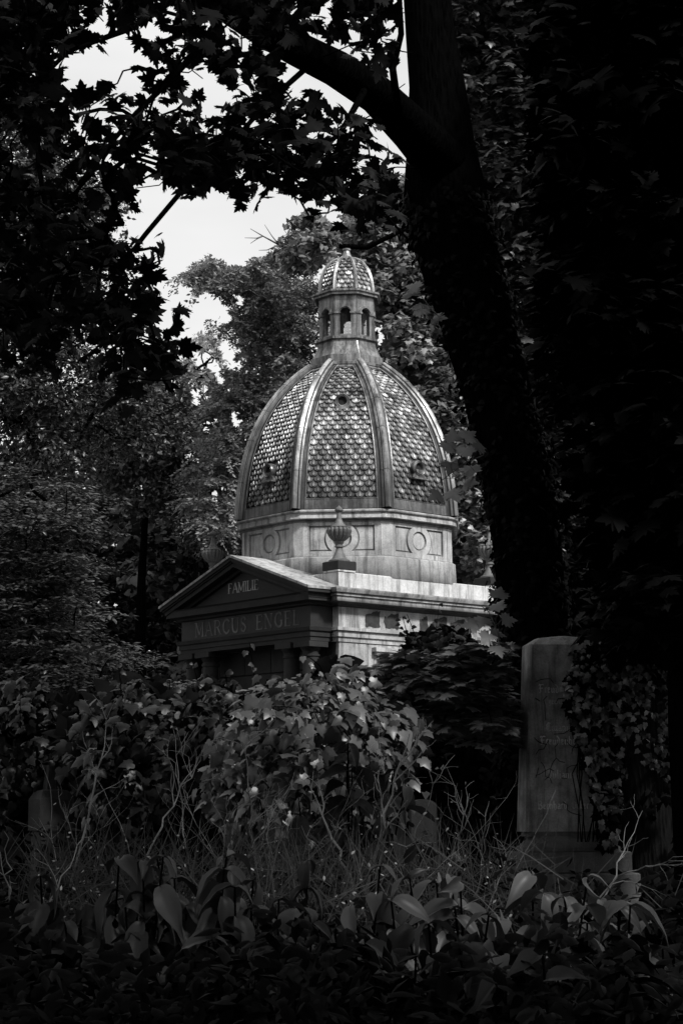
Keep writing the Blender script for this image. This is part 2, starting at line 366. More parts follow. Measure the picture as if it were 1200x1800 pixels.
def write(mb, text, font, h, thick, thin, centre, place, depth=.004, track=.06):
    w = sum(font[c][0] for c in text)*h+track*h*(len(text)-1); x = centre-w/2; k = 0
    for c in text:
        adv, st = font[c]
        for typ, dat in st:
            k += 1; dz = depth+.00015*(k % 9)
            if typ == 's':
                X, Y = x+dat[0]*h, dat[1]*h; a = h*.14; sgn = .03*h
                pts = [(X-a, Y-sgn), (X+a, Y-sgn), (X+a, Y+sgn), (X-a, Y+sgn)]
                mb.add([place(u, v, o) for o in (0, dz) for u, v in pts], [(0, 1, 2, 3), (7, 6, 5, 4), (0, 4, 5, 1), (1, 5, 6, 2), (2, 6, 7, 3), (3, 7, 4, 0)]); continue
            th = thick if typ == 'T' else thin
            L = []; Rr = []; P = [np.array((x+u*h, v*h)) for u, v in dat]
            for i, pt in enumerate(P):
                dd = P[min(i+1, len(P)-1)]-P[max(i-1, 0)]; dd = dd/(np.linalg.norm(dd)+1e-9); nn_ = np.array((-dd[1], dd[0]))*th/2
                L.append(pt+nn_); Rr.append(pt-nn_)
            n = len(P); vs = [place(u, v, o) for o in (0, dz) for u, v in [tuple(a) for a in L]+[tuple(a) for a in Rr]]
            fs = []
            for i in range(n-1):
                fs += [(2*n+i, 2*n+i+1, 3*n+i+1, 3*n+i), (i, i+1, 2*n+i+1, 2*n+i), (n+i, 3*n+i, 3*n+i+1, n+i+1)]
            fs += [(0, 2*n, 3*n, n), (n-1, 2*n-1, 4*n-1, 3*n-1)]
            mb.add(vs, fs)
        x += (adv+track)*h
ins = MB(); fh = z_ft-z_fb
write(ins, 'MARCUS ENGEL', CAPS, fh*.72, .03, .014, .06, lambda u, v, o: (-p-.0005-o, -u, z_fb+fh*.14+v), track=.16)
ins.build('inscription', m_letter, maus)
i2 = MB(); write(i2, 'FAMILIE', CAPS, .145, .022, .011, .0, lambda u, v, o: (-p-.0005-o, -u, z_cb+hc*.6+.17+v), track=.03)
i2.build('pediment_inscription', m_letter2, maus)

# columns of the porch
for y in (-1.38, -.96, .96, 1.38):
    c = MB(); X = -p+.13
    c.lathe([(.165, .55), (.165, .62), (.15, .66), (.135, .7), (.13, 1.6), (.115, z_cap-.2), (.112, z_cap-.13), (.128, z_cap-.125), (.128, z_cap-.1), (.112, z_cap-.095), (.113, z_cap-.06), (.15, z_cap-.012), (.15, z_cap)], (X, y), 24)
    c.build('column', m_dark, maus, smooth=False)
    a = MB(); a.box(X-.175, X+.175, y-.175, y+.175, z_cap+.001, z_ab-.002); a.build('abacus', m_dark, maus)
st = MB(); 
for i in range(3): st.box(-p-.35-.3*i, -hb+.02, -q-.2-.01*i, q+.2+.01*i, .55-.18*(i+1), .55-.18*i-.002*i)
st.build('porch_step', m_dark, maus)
# arched doorway in the shaded porch
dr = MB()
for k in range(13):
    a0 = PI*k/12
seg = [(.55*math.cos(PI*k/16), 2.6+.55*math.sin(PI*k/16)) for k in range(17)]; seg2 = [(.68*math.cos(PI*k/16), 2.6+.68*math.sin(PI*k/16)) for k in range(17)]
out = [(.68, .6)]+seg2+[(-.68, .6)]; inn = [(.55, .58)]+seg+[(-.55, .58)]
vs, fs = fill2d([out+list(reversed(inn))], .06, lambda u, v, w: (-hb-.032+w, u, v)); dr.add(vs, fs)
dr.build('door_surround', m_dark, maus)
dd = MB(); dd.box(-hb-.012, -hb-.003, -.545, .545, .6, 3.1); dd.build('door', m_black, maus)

# attic
att = MB(); ha = 1.65; z_at = H(1010, -1.0, -ha)
z_a0 = z_ct+.005
for sx0, sx1, sy0, sy1 in ((-ha, ha, -ha, -ha+.34), (-ha, ha, ha-.34, ha), (-ha, -ha+.34, -ha+.345, ha-.345), (ha-.34, ha, -ha+.345, ha-.345)):
    if sx1-sx0 > 1:
        xs = [sx0, sx0+.75, sx0+1.55, sx0+2.35, sx1]
        for a, b in zip(xs[:-1], xs[1:]): att.box(a+.003, b-.003, sy0, sy1, z_a0, z_at, .012)
    else:
        ys = [sy0, 0, sy1]
        for a, b in zip(ys[:-1], ys[1:]): att.box(sx0, sx1, a+.003, b-.003, z_a0, z_at, .012)
att.box(-ha+.34, ha-.34, -ha+.34, ha-.34, z_a0, z_at-.04)
att.build('parapet', m_attic, maus)

# drum
Rd = 1.71                                   # circumradius of the drum wall
def octring(r, z, ch=.16):
    pts = []
    for k in range(8):
        a0 = rad(22.5+45*k)
        v = np.array([r*math.cos(a0), r*math.sin(a0)]); tdir = np.array([-math.sin(a0), math.cos(a0)]); rdir = np.array([math.cos(a0), math.sin(a0)])
        hw = ch/2
        base = v-rdir*hw*math.tan(rad(22.5))
        pts += [(*(base-tdir*hw), z), (*(base+tdir*hw), z)]
    return pts
fx = Rd*math.cos(rad(22.5))
def HF(py, r=fx): # on the front octagon face (azimuth 225 deg in local)
    return H(py, r*math.cos(rad(225)), r*math.sin(rad(225)))
z_db = z_at-.02; z_led = HF(977); z_dt = HF(917); z_dc = HF(903)
b0 = MB(); b0.loft([octring(Rd+.085, z_db), octring(Rd+.07, z_led-.03), octring(Rd+.02, z_led+.0), octring(Rd, z_led+.001)], rw=[.15, .6, .15, .6]); b0.build('drum_plinth', m_stone, maus)  # dark rings paint shade at the foot and the ledge
b1 = MB(); b1.loft([octring(Rd-.02, z_led-.05), octring(Rd-.02, z_dt-.003)]); b1.build('drum_wall', m_joint, maus)
b2 = MB(); b2.loft([octring(Rd, z_dt-.002), octring(Rd+.03, z_dt), octring(Rd+.035, z_dt+.03), octring(Rd+.10, z_dt+.045), octring(Rd+.09, z_dt+.11), octring(Rd+.12, z_dt+.13), octring(Rd+.12, z_dt+.16), octring(Rd+.02, z_dt+.19)], rw=[.1, .2, .05, .6, .6, .1, .6, .4])  # dark rings paint shade beneath the drum cornice
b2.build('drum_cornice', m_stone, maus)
z_dc = z_dt+.19
hwid = Rd*math.sin(rad(22.5)); c8_ = math.cos(rad(22.5))
pz0, pz1 = z_led+.07, z_dt-.055
zc = (pz0+pz1)/2; rr = .145
plates = MB(); discs = MB()
for k in range(8):
    a = rad(45*k); n = np.array([math.cos(a), math.sin(a)]); tt = np.array([-math.sin(a), math.cos(a)])
    W = hwid-.082; xo = W-.09
    def pl(u, v, w, base=fx-.02): P = n*(base+.012+w)+tt*u; return (P[0], P[1], v)
    outer = [(-W, z_led+.0015), (W, z_led+.0015), (W, z_dt-.003), (-W, z_dt-.003)]
    circ = [(rr*math.cos(2*PI*i/40), zc+rr*math.sin(2*PI*i/40)) for i in range(40)]
    loops = [outer, circ]
    R2 = rr+.07
    ph = math.asin(min(.98, (pz1-pz0)/2/(R2+.02)))
    for s in (-1, 1):
        arc = [(s*(R2+.02)*math.cos(-ph+2*ph*i/14), zc+(R2+.02)*math.sin(-ph+2*ph*i/14)) for i in range(15)]
        loops.append(arc+[(s*xo, pz1), (s*xo, pz0)])
    vs, fs = fill2d(loops, .034, pl); plates.add(vs, fs)
    # raised centre disc and inner panels with a groove around
    g = .026
    dl = [[((rr-g)*math.cos(2*PI*i/40), zc+(rr-g)*math.sin(2*PI*i/40)) for i in range(40)]]
    for s in (-1, 1):
        R3 = R2+.02+g; ph3 = math.asin(min(.98, ((pz1-pz0)/2-g)/R3))
        arc = [(s*R3*math.cos(-ph3+2*ph3*i/14), zc+R3*math.sin(-ph3+2*ph3*i/14)) for i in range(15)]
        dl.append(arc+[(s*(xo-g), pz1-g), (s*(xo-g), pz0+g)])
    vs, fs = fill2d(dl, .02, lambda u, v, w: pl(u, v, w-.011)); discs = MB(); discs.add(vs, fs); discs.build('drum_panel', m_stone, maus)
for k in range(8):
    pb = MB(); A_ = []
    n1, t1 = (np.array([math.cos(rad(45*k)), math.sin(rad(45*k))]), np.array([-math.sin(rad(45*k)), math.cos(rad(45*k))]))
    n2, t2 = (np.array([math.cos(rad(45*k+45)), math.sin(rad(45*k+45))]), np.array([-math.sin(rad(45*k+45)), math.cos(rad(45*k+45))]))
    of = fx+.016; W_ = hwid-.076; rc = octring(Rd+.016/c8_, 0)[2*k:2*k+2]
    pl_p = [n1*of+t1*W_, np.array(rc[0][:2]), np.array(rc[1][:2]), n2*of-t2*W_, n2*(fx-.04)-t2*W_, n1*(fx-.04)+t1*W_]
    pb.loft([[(*p_, zz) for p_ in pl_p] for zz in (z_led+.0018, z_dt-.0032)]); pb.build('drum_pilaster', m_stone, maus)
plates.build('drum_moulding', m_stone, maus)

# dome profile (circumradius, z) from the silhouette
sil = [(197, 905), (194, 880), (188, 846), (178, 806), (170, 780), (150, 738), (124, 703), (95, 675), (67, 652)]
prof = []
PXM = FPX/28/1.0
for r_, py in sil: prof.append((r_/ (PXM*.985)*1.01, H(py, 0, 0)))
prof[0] = (prof[0][0], z_dc)
# resample smoothly
pr = np.array(prof); tt_ = np.concatenate([[0], np.cumsum(np.hypot(*np.diff(pr, axis=0).T))])
NS = 60; us = np.linspace(0, tt_[-1], NS)
def smooth(x, y, xs):
    k = np.polyfit(x, y, 4); return np.polyval(k, xs)
PR = np.stack([smooth(tt_, pr[:, 0], us), smooth(tt_, pr[:, 1], us)], 1); PR[0, 1] = z_dc
DZ = np.gradient(PR[:, 1]); DR = np.gradient(PR[:, 0]); LL = np.hypot(DZ, DR); NRM = np.stack([DZ/LL, -DR/LL], 1)
c8, s8 = math.cos(rad(22.5)), math.sin(rad(22.5))
S_TOT = tt_[-1]
def dpt(k, u, s, off, arr=None):
    """point on dome face k: u across, s arc length, off outward"""
    PR_, us_, NR_ = arr if arr else (PR, us, NRM)
    r = np.interp(s, us_, PR_[:, 0])*c8; z = np.interp(s, us_, PR_[:, 1]); nr = np.interp(s, us_, NR_[:, 0]); nz = np.interp(s, us_, NR_[:, 1])
    a = rad(45*k); P = np.array([math.cos(a), math.sin(a)])*(r+nr*off)+np.array([-math.sin(a), math.cos(a)])*u
    return (P[0], P[1], z+nz*off)
def hw_at(s, arr=None):
    PR_, us_, _ = arr if arr else (PR, us, NRM); return np.interp(s, us_, PR_[:, 0])*s8
def octdome(arr, root, s0t, s1t, bord, ribw, ribh, tw, th, names, tile_r, foff=-.045, holes=None):
    PR_, us_, NR_ = arr; n = len(us_); S = us_[-1]
    sh = MB(); sh.loft([[(P[0]*1, P[1], P[2]) for P in [(( (r+nr*foff/c8))*math.cos(rad(22.5+45*k)), (r+nr*foff/c8)*math.sin(rad(22.5+45*k)), z+nz*foff) for k in range(8)]] for (r, z), (nr, nz) in zip(PR_, NR_)], caps=False)
    sh.build(names[0], m_base, root)
    ss = np.linspace(0, S, n)
    # flat borders between tiles and ribs, with end strips
    bo = MB()
    for k in range(8):
        for sgn in (-1, 1):
            rings = []
            for s in ss:
                w = hw_at(s, arr); wi = max(w-bord, .004)
                rings.append([dpt(k, sgn*wi, s, foff, arr), dpt(k, sgn*wi, s, -.004, arr), dpt(k, sgn*(wi+.012), s, .004, arr), dpt(k, sgn*(wi+.024), s, -.002, arr), dpt(k, sgn*(w+.0), s, -.002, arr)])
            bo.loft(rings, close=False, wear=[0, .1, .8, .25, .6])  # inner edge and groove painted dark as shade, bead bright
        for a, b in ((0, s0t), (s1t, S)):
            rings = []
            for s, o in ((a, foff), (a, -.003), (a+.001, -.003), (b-.012 if a == 0 else b, -.003), (b-.006 if a == 0 else b, .006), (b, .004), (b+.001, foff)) if a == 0 else ((a, foff), (a, .002), (b, -.003)):
                w = hw_at(min(s, S), arr)-bord+.012
                rings.append([dpt(k, -w, s, o, arr), dpt(k, w, s, o, arr)])
            bo.loft(rings, close=False)
    bo.build(names[1], m_sheet, root)
    # ribs at each corner
    for k in range(8):
        rb = MB(); a = rad(22.5+45*k); rd = np.array([math.cos(a), math.sin(a)]); td = np.array([-rd[1], rd[0]])
        sect = [(-1, -.03), (-1, .35*ribh), (-.72, .55*ribh), (-.62, .5*ribh), (-.58, .8*ribh), (-.3, 1.0*ribh), (0, 1.06*ribh), (.3, 1.0*ribh), (.58, .8*ribh), (.62, .5*ribh), (.72, .55*ribh), (1, .35*ribh), (1, -.03)]
        rings = []
        for (r, z), (nr, nz) in zip(PR_, NR_):
            rings.append([(*(rd*(r+nr*o-abs(u)*ribw*math.tan(rad(22.5)))+td*u*ribw), z+nz*o) for u, o in sect])
        rb.loft(rings, close=False, wear=[0, .35, .6, 0, .5, .9, 1, .9, .5, 0, .6, .35, 0]);  # valleys painted dark as shade, crest painted bright
        if ribw > .05:
            for f_ in (.22, .45, .64, .82):
                i0 = int(f_*(len(PR_)-1)); rs_ = []
                for dz_, oo in ((0, .0), (0, .007), (.35, .007), (.35, .0)):
                    r, z = PR_[i0]*(1-dz_)+PR_[i0+1]*dz_; nr, nz = NR_[i0]
                    rs_.append([(*(rd*(r+nr*(o+oo)-abs(u)*ribw*math.tan(rad(22.5)))+td*u*ribw*1.02), z+nz*(o+oo)) for u, o in sect])
                rb.loft(rs_, close=False, wear=[0, .35, .6, 0, .5, .8, .9, .8, .5, 0, .6, .35, 0])
        rb.build('rib', m_rib, root)
    # scale tiles
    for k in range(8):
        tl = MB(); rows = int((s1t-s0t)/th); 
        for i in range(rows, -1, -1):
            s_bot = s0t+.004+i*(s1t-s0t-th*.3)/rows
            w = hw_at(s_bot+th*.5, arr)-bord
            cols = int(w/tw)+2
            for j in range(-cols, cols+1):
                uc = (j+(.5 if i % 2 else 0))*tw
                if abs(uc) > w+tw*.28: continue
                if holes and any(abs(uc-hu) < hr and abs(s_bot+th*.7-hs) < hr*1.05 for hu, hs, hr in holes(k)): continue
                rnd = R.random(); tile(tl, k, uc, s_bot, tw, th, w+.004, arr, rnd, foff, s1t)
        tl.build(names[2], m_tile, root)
def tile(mb, k, uc, sb, tw, th, wmax, arr, rnd, foff, smax):
    h = th*1.7+.02; hwid_ = tw*.49
    outl = []
    for i in range(11):
        a = PI+PI*i/10
        outl.append((math.cos(a)*hwid_, tw*.5+math.sin(a)*tw*.5))
    outl += [(hwid_, h), (-hwid_, h)]
    jit = R.normal()*.0015
    def q_(u, v, o):
        U = min(max(uc+u, -wmax), wmax); t = v/h
        return dpt(k, U, min(sb+v, smax), foff+.004+(1-t)*.02+o+jit, arr)
    cen = (0, tw*.5)
    n = len(outl)
    vs = [q_(u, v, -.008) for u, v in outl]+[q_(u, v, 0) for u, v in outl]
    inner = [(cen[0]+(u-cen[0])*.9, cen[1]+(v-cen[1])*.9) for u, v in outl]
    inner2 = [(cen[0]+(u-cen[0])*.8, cen[1]+(v-cen[1])*.8) for u, v in outl]
    vs += [q_(u, v, .008) for u, v in inner]+[q_(u, v, -.002) for u, v in inner2]
    fs = []
    for L_ in range(3):
        for i in range(n):
            j = (i+1) % n; fs.append((L_*n+i, L_*n+j, (L_+1)*n+j, (L_+1)*n+i))
    c0 = len(vs); vs.append(q_(0, th*.75, .0)); 
    for i in range(n): fs.append((3*n+i, 3*n+(i+1) % n, c0))
    # teardrop boss
    bb = len(vs); tear = []
    for i in range(8):
        a = 2*PI*i/8; rr_ = .2*tw; u = math.cos(a)*rr_; v = math.sin(a)*rr_
        if math.sin(a) > .9: v = rr_*2.6
        tear.append((u, v+th*.5))
    vs += [q_(u, v, -.001) for u, v in tear]; vs += [q_(u*.6, th*.5+(v-th*.5)*.7, .014) for u, v in tear]
    for i in range(8): fs.append((bb+i, bb+(i+1) % 8, bb+8+(i+1) % 8, bb+8+i))
    fs.append(tuple(bb+8+i for i in range(8)))
    mb.add(vs, fs, rnd, [0]*n+[.05]*n+[.7]*n+[.5]*n+[.3]+[.3]*8+[1]*8)  # dark rim paints the crescent shadow under each scale, bright boss its highlight
s_b0 = .16; s_b1 = S_TOT-.14
A0 = (PR, us, NRM)
s_lo = np.interp(H(832, -fx*.85, 0), PR[:, 1], us); s_hi = np.interp(HF(712, .95), PR[:, 1], us)
def holes(k): return [(0, s_lo, .13)] if k % 2 == 0 else [(0, s_hi, .10)]
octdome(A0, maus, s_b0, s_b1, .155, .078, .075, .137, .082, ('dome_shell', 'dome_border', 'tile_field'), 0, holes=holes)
# oculus dormers
for k in range(8):
    s, r_in = (s_lo, .075) if k % 2 == 0 else (s_hi, .068)
    P = np.array(dpt(k, 0, s, 0)); a = rad(45*k); n = np.array([math.cos(a), math.sin(a), 0]); t = np.array([-math.sin(a), math.cos(a), 0]); up = np.array([0, 0, 1.])
    oc = MB(); face = P+n*(.05 if k % 2 == 0 else .03)
    prof_o = [(r_in+.045, -.28), (r_in+.045, -.01), (r_in+.035, .012), (r_in+.02, .0), (r_in+.014, .014), (r_in, .0), (r_in-.004, -.03)]
    oc.loft([[face+n*o+t*rr_*math.cos(b)+up*rr_*math.sin(b) for b in [2*PI*i/28 for i in range(28)]] for rr_, o in prof_o], caps=False)
    if k % 2 == 0:
        w = r_in+.06
        cs = [(-w*1.0, -w-.02), (w*1.0, -w-.02), (w*.92, -w+.02), (w*.7, -w+.05), (w*.6, -.02), (-w*.6, -.02), (-w*.7, -w+.05), (-w*.92, -w+.02)]
        oc.loft([[face+n*o+t*u+up*v for u, v in cs] for o in (-.25, -.004)])
        oc.loft([[face+n*o+t*u+up*v for u, v in ((-w*1.12, -w-.04), (w*1.12, -w-.04), (w*1.12, -w-.021), (-w*1.12, -w-.021))] for o in (-.25, .05)])
    else:
        w = r_in+.03
        oc.loft([[face+n*o+t*u+up*v for u, v in ((-w, -w-.03), (w, -w-.03), (w, -w+.02), (-w, -w+.02))] for o in (-.2, .015)])
    ob = oc.build('oculus', m_sheet if k % 2 == 0 else m_tile, maus)
    dk = MB(); dk.add([face+n*-.03+t*r_in*math.cos(b)+up*r_in*math.sin(b) for b in [2*PI*i/24 for i in range(24)]], [tuple(range(24))]); dk.build('oculus_opening', m_black, ob)

# ring and skirt below the lantern
def HA(py): return H(py, 0, 0)
def oc(r, z, ch=.02): return octring(r, z, ch)
def rp(px_): return px_/PXM*1.035
z0 = PR[-1, 1]; r0 = PR[-1, 0]
zr = HA(645)
lb = MB()
zl = [HA(y) for y in (648, 637, 634, 628, 618, 609, 607, 603)]
lb.loft([oc(r0+.06, z0-.03), oc(r0+.06, z0+.01), oc(rp(67), z0+.03), oc(rp(67), zl[1]), oc(rp(64), zl[1]+.01), oc(rp(60), zl[3]), oc(rp(55), zl[4]), oc(rp(53), zl[5]), oc(rp(57.5), zl[6]), oc(rp(57.5), zl[7]), oc(rp(52), zl[7]+.01)])
lb.build('lantern_base', m_lant, maus)
# lantern walls with eight arched openings
Rl = rp(51.5); al = Rl*c8; hl = Rl*s8
zb, zt_ = zl[7]+.01, HA(532)
lw = MB(); lg = MB(); ltrim = MB()
ow = .085*1.0; z_o0 = zb+.03; z_sp = HA(562)
for k in range(8):
    a = rad(45*k); n = np.array([math.cos(a), math.sin(a), 0]); t = np.array([-math.sin(a), math.cos(a), 0])
    def pl(u, v, w, n=n, t=t): P = n*(al-.035+w)+t*u; return (P[0], P[1], v)
    opening = [(ow, z_o0)]+[(ow*math.cos(PI*i/14), z_sp+ow*math.sin(PI*i/14)) for i in range(15)]+[(-ow, z_o0)]
    wv = hl-.004
    vs, fs = fill2d([[(-wv, zb), (wv, zb), (wv, zt_), (-wv, zt_)], opening], .07, pl); lw.add(vs, fs)
    # archivolt moulding
    a1 = [((ow+.03)*math.cos(PI*i/16), z_sp+(ow+.03)*math.sin(PI*i/16)) for i in range(17)]; a2 = [((ow+.012)*math.cos(PI*i/16), z_sp+(ow+.012)*math.sin(PI*i/16)) for i in range(17)]
    vs, fs = fill2d([a1+a2[::-1]], .02, lambda u, v, w, pl=pl: pl(u, v, w+.044)); ltrim.add(vs, fs)
    a1 = [((ow+.046)*math.cos(PI*i/16), z_sp+(ow+.046)*math.sin(PI*i/16)) for i in range(17)]; a2 = [((ow+.034)*math.cos(PI*i/16), z_sp+(ow+.034)*math.sin(PI*i/16)) for i in range(17)]
    vs, fs = fill2d([a1+a2[::-1]], .012, lambda u, v, w, pl=pl: pl(u, v, w+.04)); ltrim.add(vs, fs)
    # wire mesh
    lg = MB()
    for i in range(-9, 30):
        for sg in (-1, 1):
            pts = []
            for v in np.linspace(z_o0, z_sp+ow*.9, 26):
                u = sg*((v-z_o0)*.8-.02*i*1.0)
                lim = ow if v < z_sp else math.sqrt(max(ow**2-(v-z_sp)**2, 0))
                if abs(u) < lim: pts.append((u, v))
            if len(pts) > 1:
                (u0, v0), (u1, v1) = pts[0], pts[-1]
                lg.tube([pl(u0, v0, -.01), pl(u1, v1, -.01)], .0016, 3)
    lg.build('window_mesh', m_mesh, maus)
# corner pilaster caps
for k in range(8):
    a = rad(22.5+45*k); rd = np.array([math.cos(a), math.sin(a)]); 
    for (w0, za_, zb_, o) in ((.105, z_sp-.012, z_sp+.012, .022), (.1, z_sp+.012, z_sp+.026, .012)):
        ring = []
        for kk, sg in ((k, 1), (k+1, -1)):
            aa = rad(45*kk); n = np.array([math.cos(aa), math.sin(aa)]); t = np.array([-math.sin(aa), math.cos(aa)])
            ring.append((n, t, sg))
        (n1, t1, _), (n2, t2, _) = ring
        V = rd*(Rl+o/c8); pA = n1*(al+o)+t1*(hl-w0); pB = n2*(al+o)-t2*(hl-w0); pAi = n1*(al-.02)+t1*(hl-w0); pBi = n2*(al-.02)-t2*(hl-w0); Vi = rd*(Rl-.03)
        ltrim.loft([[(*pA, zz), (*V, zz), (*pB, zz), (*pBi, zz), (*Vi, zz), (*pAi, zz)] for zz in (za_, zb_)])
lw.build('lantern_wall', m_lant, maus); ltrim.build('lantern_moulding', m_lant, maus)
lc = MB(); zc_ = [HA(y) for y in (546, 541, 536, 531, 526, 522)]
lc.loft([oc(Rl-.06, zt_), oc(Rl+.0, zt_+.002), oc(Rl+.02, zt_+.03), oc(rp(59), zc_[3]), oc(rp(59), zc_[3]+.03), oc(rp(62.5), zc_[4]), oc(rp(62.5), zc_[4]+.03), oc(rp(52), zc_[5]+.01)])
lc.build('lantern_cornice', m_lant, maus)
# small cupola
sil2 = [(50, 522), (49.5, 508), (45.5, 490), (38, 475), (29, 465), (15, 457)]
pr2 = np.array([(rp(r_), HA(y)) for r_, y in sil2]); t2_ = np.concatenate([[0], np.cumsum(np.hypot(*np.diff(pr2, axis=0).T))]); u2 = np.linspace(0, t2_[-1], 24)
PR2 = np.stack([smooth(t2_, pr2[:, 0], u2), smooth(t2_, pr2[:, 1], u2)], 1)
DZ = np.gradient(PR2[:, 1]); DR = np.gradient(PR2[:, 0]); LL = np.hypot(DZ, DR); NR2 = np.stack([DZ/LL, -DR/LL], 1)
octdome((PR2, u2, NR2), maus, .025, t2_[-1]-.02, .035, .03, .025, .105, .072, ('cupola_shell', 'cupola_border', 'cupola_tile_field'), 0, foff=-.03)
fi = MB(); zf = [HA(y) for y in (459, 457, 455, 452, 447, 443, 441, 438, 437)]
fi.lathe([(rp(19), zf[0]), (rp(17), zf[1]), (rp(15), zf[2]), (rp(9), zf[3]), (rp(6.5), zf[4]), (rp(5.5), zf[5]), (rp(5), zf[6]), (rp(6.8), zf[6]+.004), (rp(6.8), zf[7]), (rp(5.0), zf[7]+.006), (rp(3), zf[8])], n=20)
fi.build('finial', m_rib, maus)

# urns standing on the parapet corners
def urn(sx, sy, label, hide=False):
    uu = 1.5; w = wpos((sx*(uu+.07*(sx > 0)), sy*uu, 0), AZ, MC)
    A = wpos((-uu, -uu, 0), AZ, MC); g = lambda py: zat(A[0], A[1], py)
    zb_ = z_at+.002 if False else z_at-.0
    t = thing('stone_urn', label, 'urn', (w[0], w[1], 0), AZ, 'fluted urns on the parapet corners')
    S = FPX/25.9
    pl_ = MB(); h = .162
    zt2 = g(988); zm = g(1004)
    pl_.box(-h-.01, h+.01, -h-.01, h+.01, zm, zt2, .01); pl_.build('dark_plinth', m_dark, t)
    p2 = MB(); p2.box(-h+.0, h-.0, -h, h, z_at+.001, zm-.001); p2.build('pedestal', m_attic, t)
    prf = [(19, 988), (19, 985.5), (17, 984), (14, 983), (10.5, 977), (7, 969), (5.5, 963), (8, 962), (8, 960), (6, 958), (8.5, 954), (9, 951.5)]
    f = MB(); f.lathe([(r/S, g(y)) for r, y in prf]+[(.01, g(951))], n=24); f.build('foot', m_urn, t, smooth=False)
    b = MB(); flu = lambda a, r, z: 1-.16*(1-abs(math.sin(a*8)))**1.5
    b.lathe([(r/S, g(y)) for r, y in ((9, 951.4), (14, 948.5), (19, 943), (22, 937), (22.8, 933), (22, 930), (20, 928.6))], n=132, mod=flu); b.build('bowl', m_urn, t)
    l = MB(); l.lathe([(r/S, g(y)) for r, y in ((19.5, 928.5), (20, 927.5), (16, 926.3), (12, 924.5), (8, 920), (5.2, 913), (4, 905), (3.8, 900.5), (6, 899.5), (7.6, 897.5), (7.4, 895), (4.5, 892), (2, 890), (.6, 888.5))], n=24); l.build('lid', m_urn, t)
m_urn = stone('urn_stone', .07, .18, .4, .6, .6)
urn(-1, -1, 'fluted stone urn on the parapet corner in front of the drum')
urn(-1, 1, 'fluted stone urn rising behind the left slope of the pediment')
urn(1, -1, 'fluted stone urn half hidden by the big leaning trunk')
# ------------------------------------------------------------------ foliage helpers
def inpoly(x, y, poly):
    x = np.asarray(x); y = np.asarray(y); c = np.zeros(x.shape, bool); n = len(poly); j = n-1
    for i in range(n):
        xi, yi = poly[i]; xj, yj = poly[j]
        with np.errstate(divide='ignore', invalid='ignore'):
            c ^= ((yi > y) != (yj > y)) & (x < (xj-xi)*(y-yi)/(yj-yi+1e-12)+xi)
        j = i
    return c
def tmpl(outline, fold=.15, curl=.1, centre=(0, .45)):
    """flat leaf outline -> folded, curled fan; unit length about 1"""
    o = np.array(outline, float); v = np.vstack([[centre[0], centre[1]], o])
    z = -fold*np.abs(v[:, 0])-curl*(v[:, 1]-.3)**2
    z[0] += .03
    V = np.column_stack([v, z]); n = len(o)
    F = np.array([(0, 1+i, 1+(i+1) % n) for i in range(n)])
    return V, F
def sym(right): return right+[(-x, y) for x, y in reversed(right) if abs(x) > 1e-6]
T_MAPLE = tmpl(sym([(0, 0), (.16, -.04), (.42, -.10), (.36, .06), (.58, .10), (.50, .2), (.66, .36), (.50, .36), (.56, .56), (.40, .48), (.30, .42), (.22, .50), (.30, .70), (.16, .68), (.12, .82), (0, 1.0)]), .12, .25)
T_MAPLE_S = tmpl(sym([(0, 0), (.4, -.08), (.33, .12), (.62, .32), (.34, .42), (.26, .68), (0, 1.0)]), .12, .2)
T_IVY = tmpl(sym([(0, .06), (.14, -.08), (.34, -.02), (.42, .12), (.34, .3), (.44, .5), (.26, .54), (.12, .8), (0, 1.0)]), .16, .3)
T_IVY2 = tmpl(sym([(0, .1), (.2, -.05), (.44, .08), (.46, .3), (.3, .62), (.12, .86), (0, 1.0)]), .2, .35)
T_OVAL = tmpl(sym([(0, 0), (.2, .25), (.22, .55), (0, 1.0)]), .3, .3)
T_TINY = (np.array([(0, 0, 0), (.24, .45, -.05), (0, 1, -.1), (-.24, .45, -.05)], float), np.array([(0, 1, 2), (0, 2, 3)]))
def broad():
    rows = 10; V = []; F = []
    for i in range(rows):
        t = i/(rows-1); w = .25*math.sin(PI*t**.9)**1.0*(1-.15*t)+.004
        zz = .22*t-.85*t*t+.02*math.sin(9*t)
        for u in (-1, -.5, 0, .5, 1): V.append((u*w*(1+.06*math.sin(13*t+u)), t*.95, zz+.45*w*abs(u)-(.02 if u == 0 else 0)+.018*math.sin(16*t)*abs(u)))
    for i in range(rows-1):
        for j in range(4):
            a = i*5+j; F += [(a, a+1, a+6), (a, a+6, a+5)]
    return np.array(V), np.array(F)
T_BROAD = broad()
def unit(v): return v/(np.linalg.norm(v, axis=-1, keepdims=True)+1e-9)
class Leaves:
    def __init__(s): s.P = []; s.Nn = []; s.S = []; s.T = []; s.Q = []
    def add(s, P, Nn, S, T=None, Q=None):
        s.Q.append(R.random(len(P)) if Q is None else Q)
        s.P.append(P); s.Nn.append(Nn); s.S.append(np.broadcast_to(S, (len(P),)).copy()); s.T.append(R.normal(size=P.shape) if T is None else T)
    def build(s, name, tm, mat, parent=None, keep=None, rnd=None, smooth=True, **tags):
        P = np.vstack(s.P); Nn = np.vstack(s.Nn); S = np.concatenate(s.S); T = np.vstack(s.T); Q = np.concatenate(s.Q)
        if keep is not None:
            k = keep(P); P, Nn, S, T, Q = P[k], Nn[k], S[k], T[k], Q[k]
        me = leafmesh(name, P, Nn, S, T, tm, mat, Q if rnd is None else rnd, smooth)
        return link(name, me, parent, **tags)
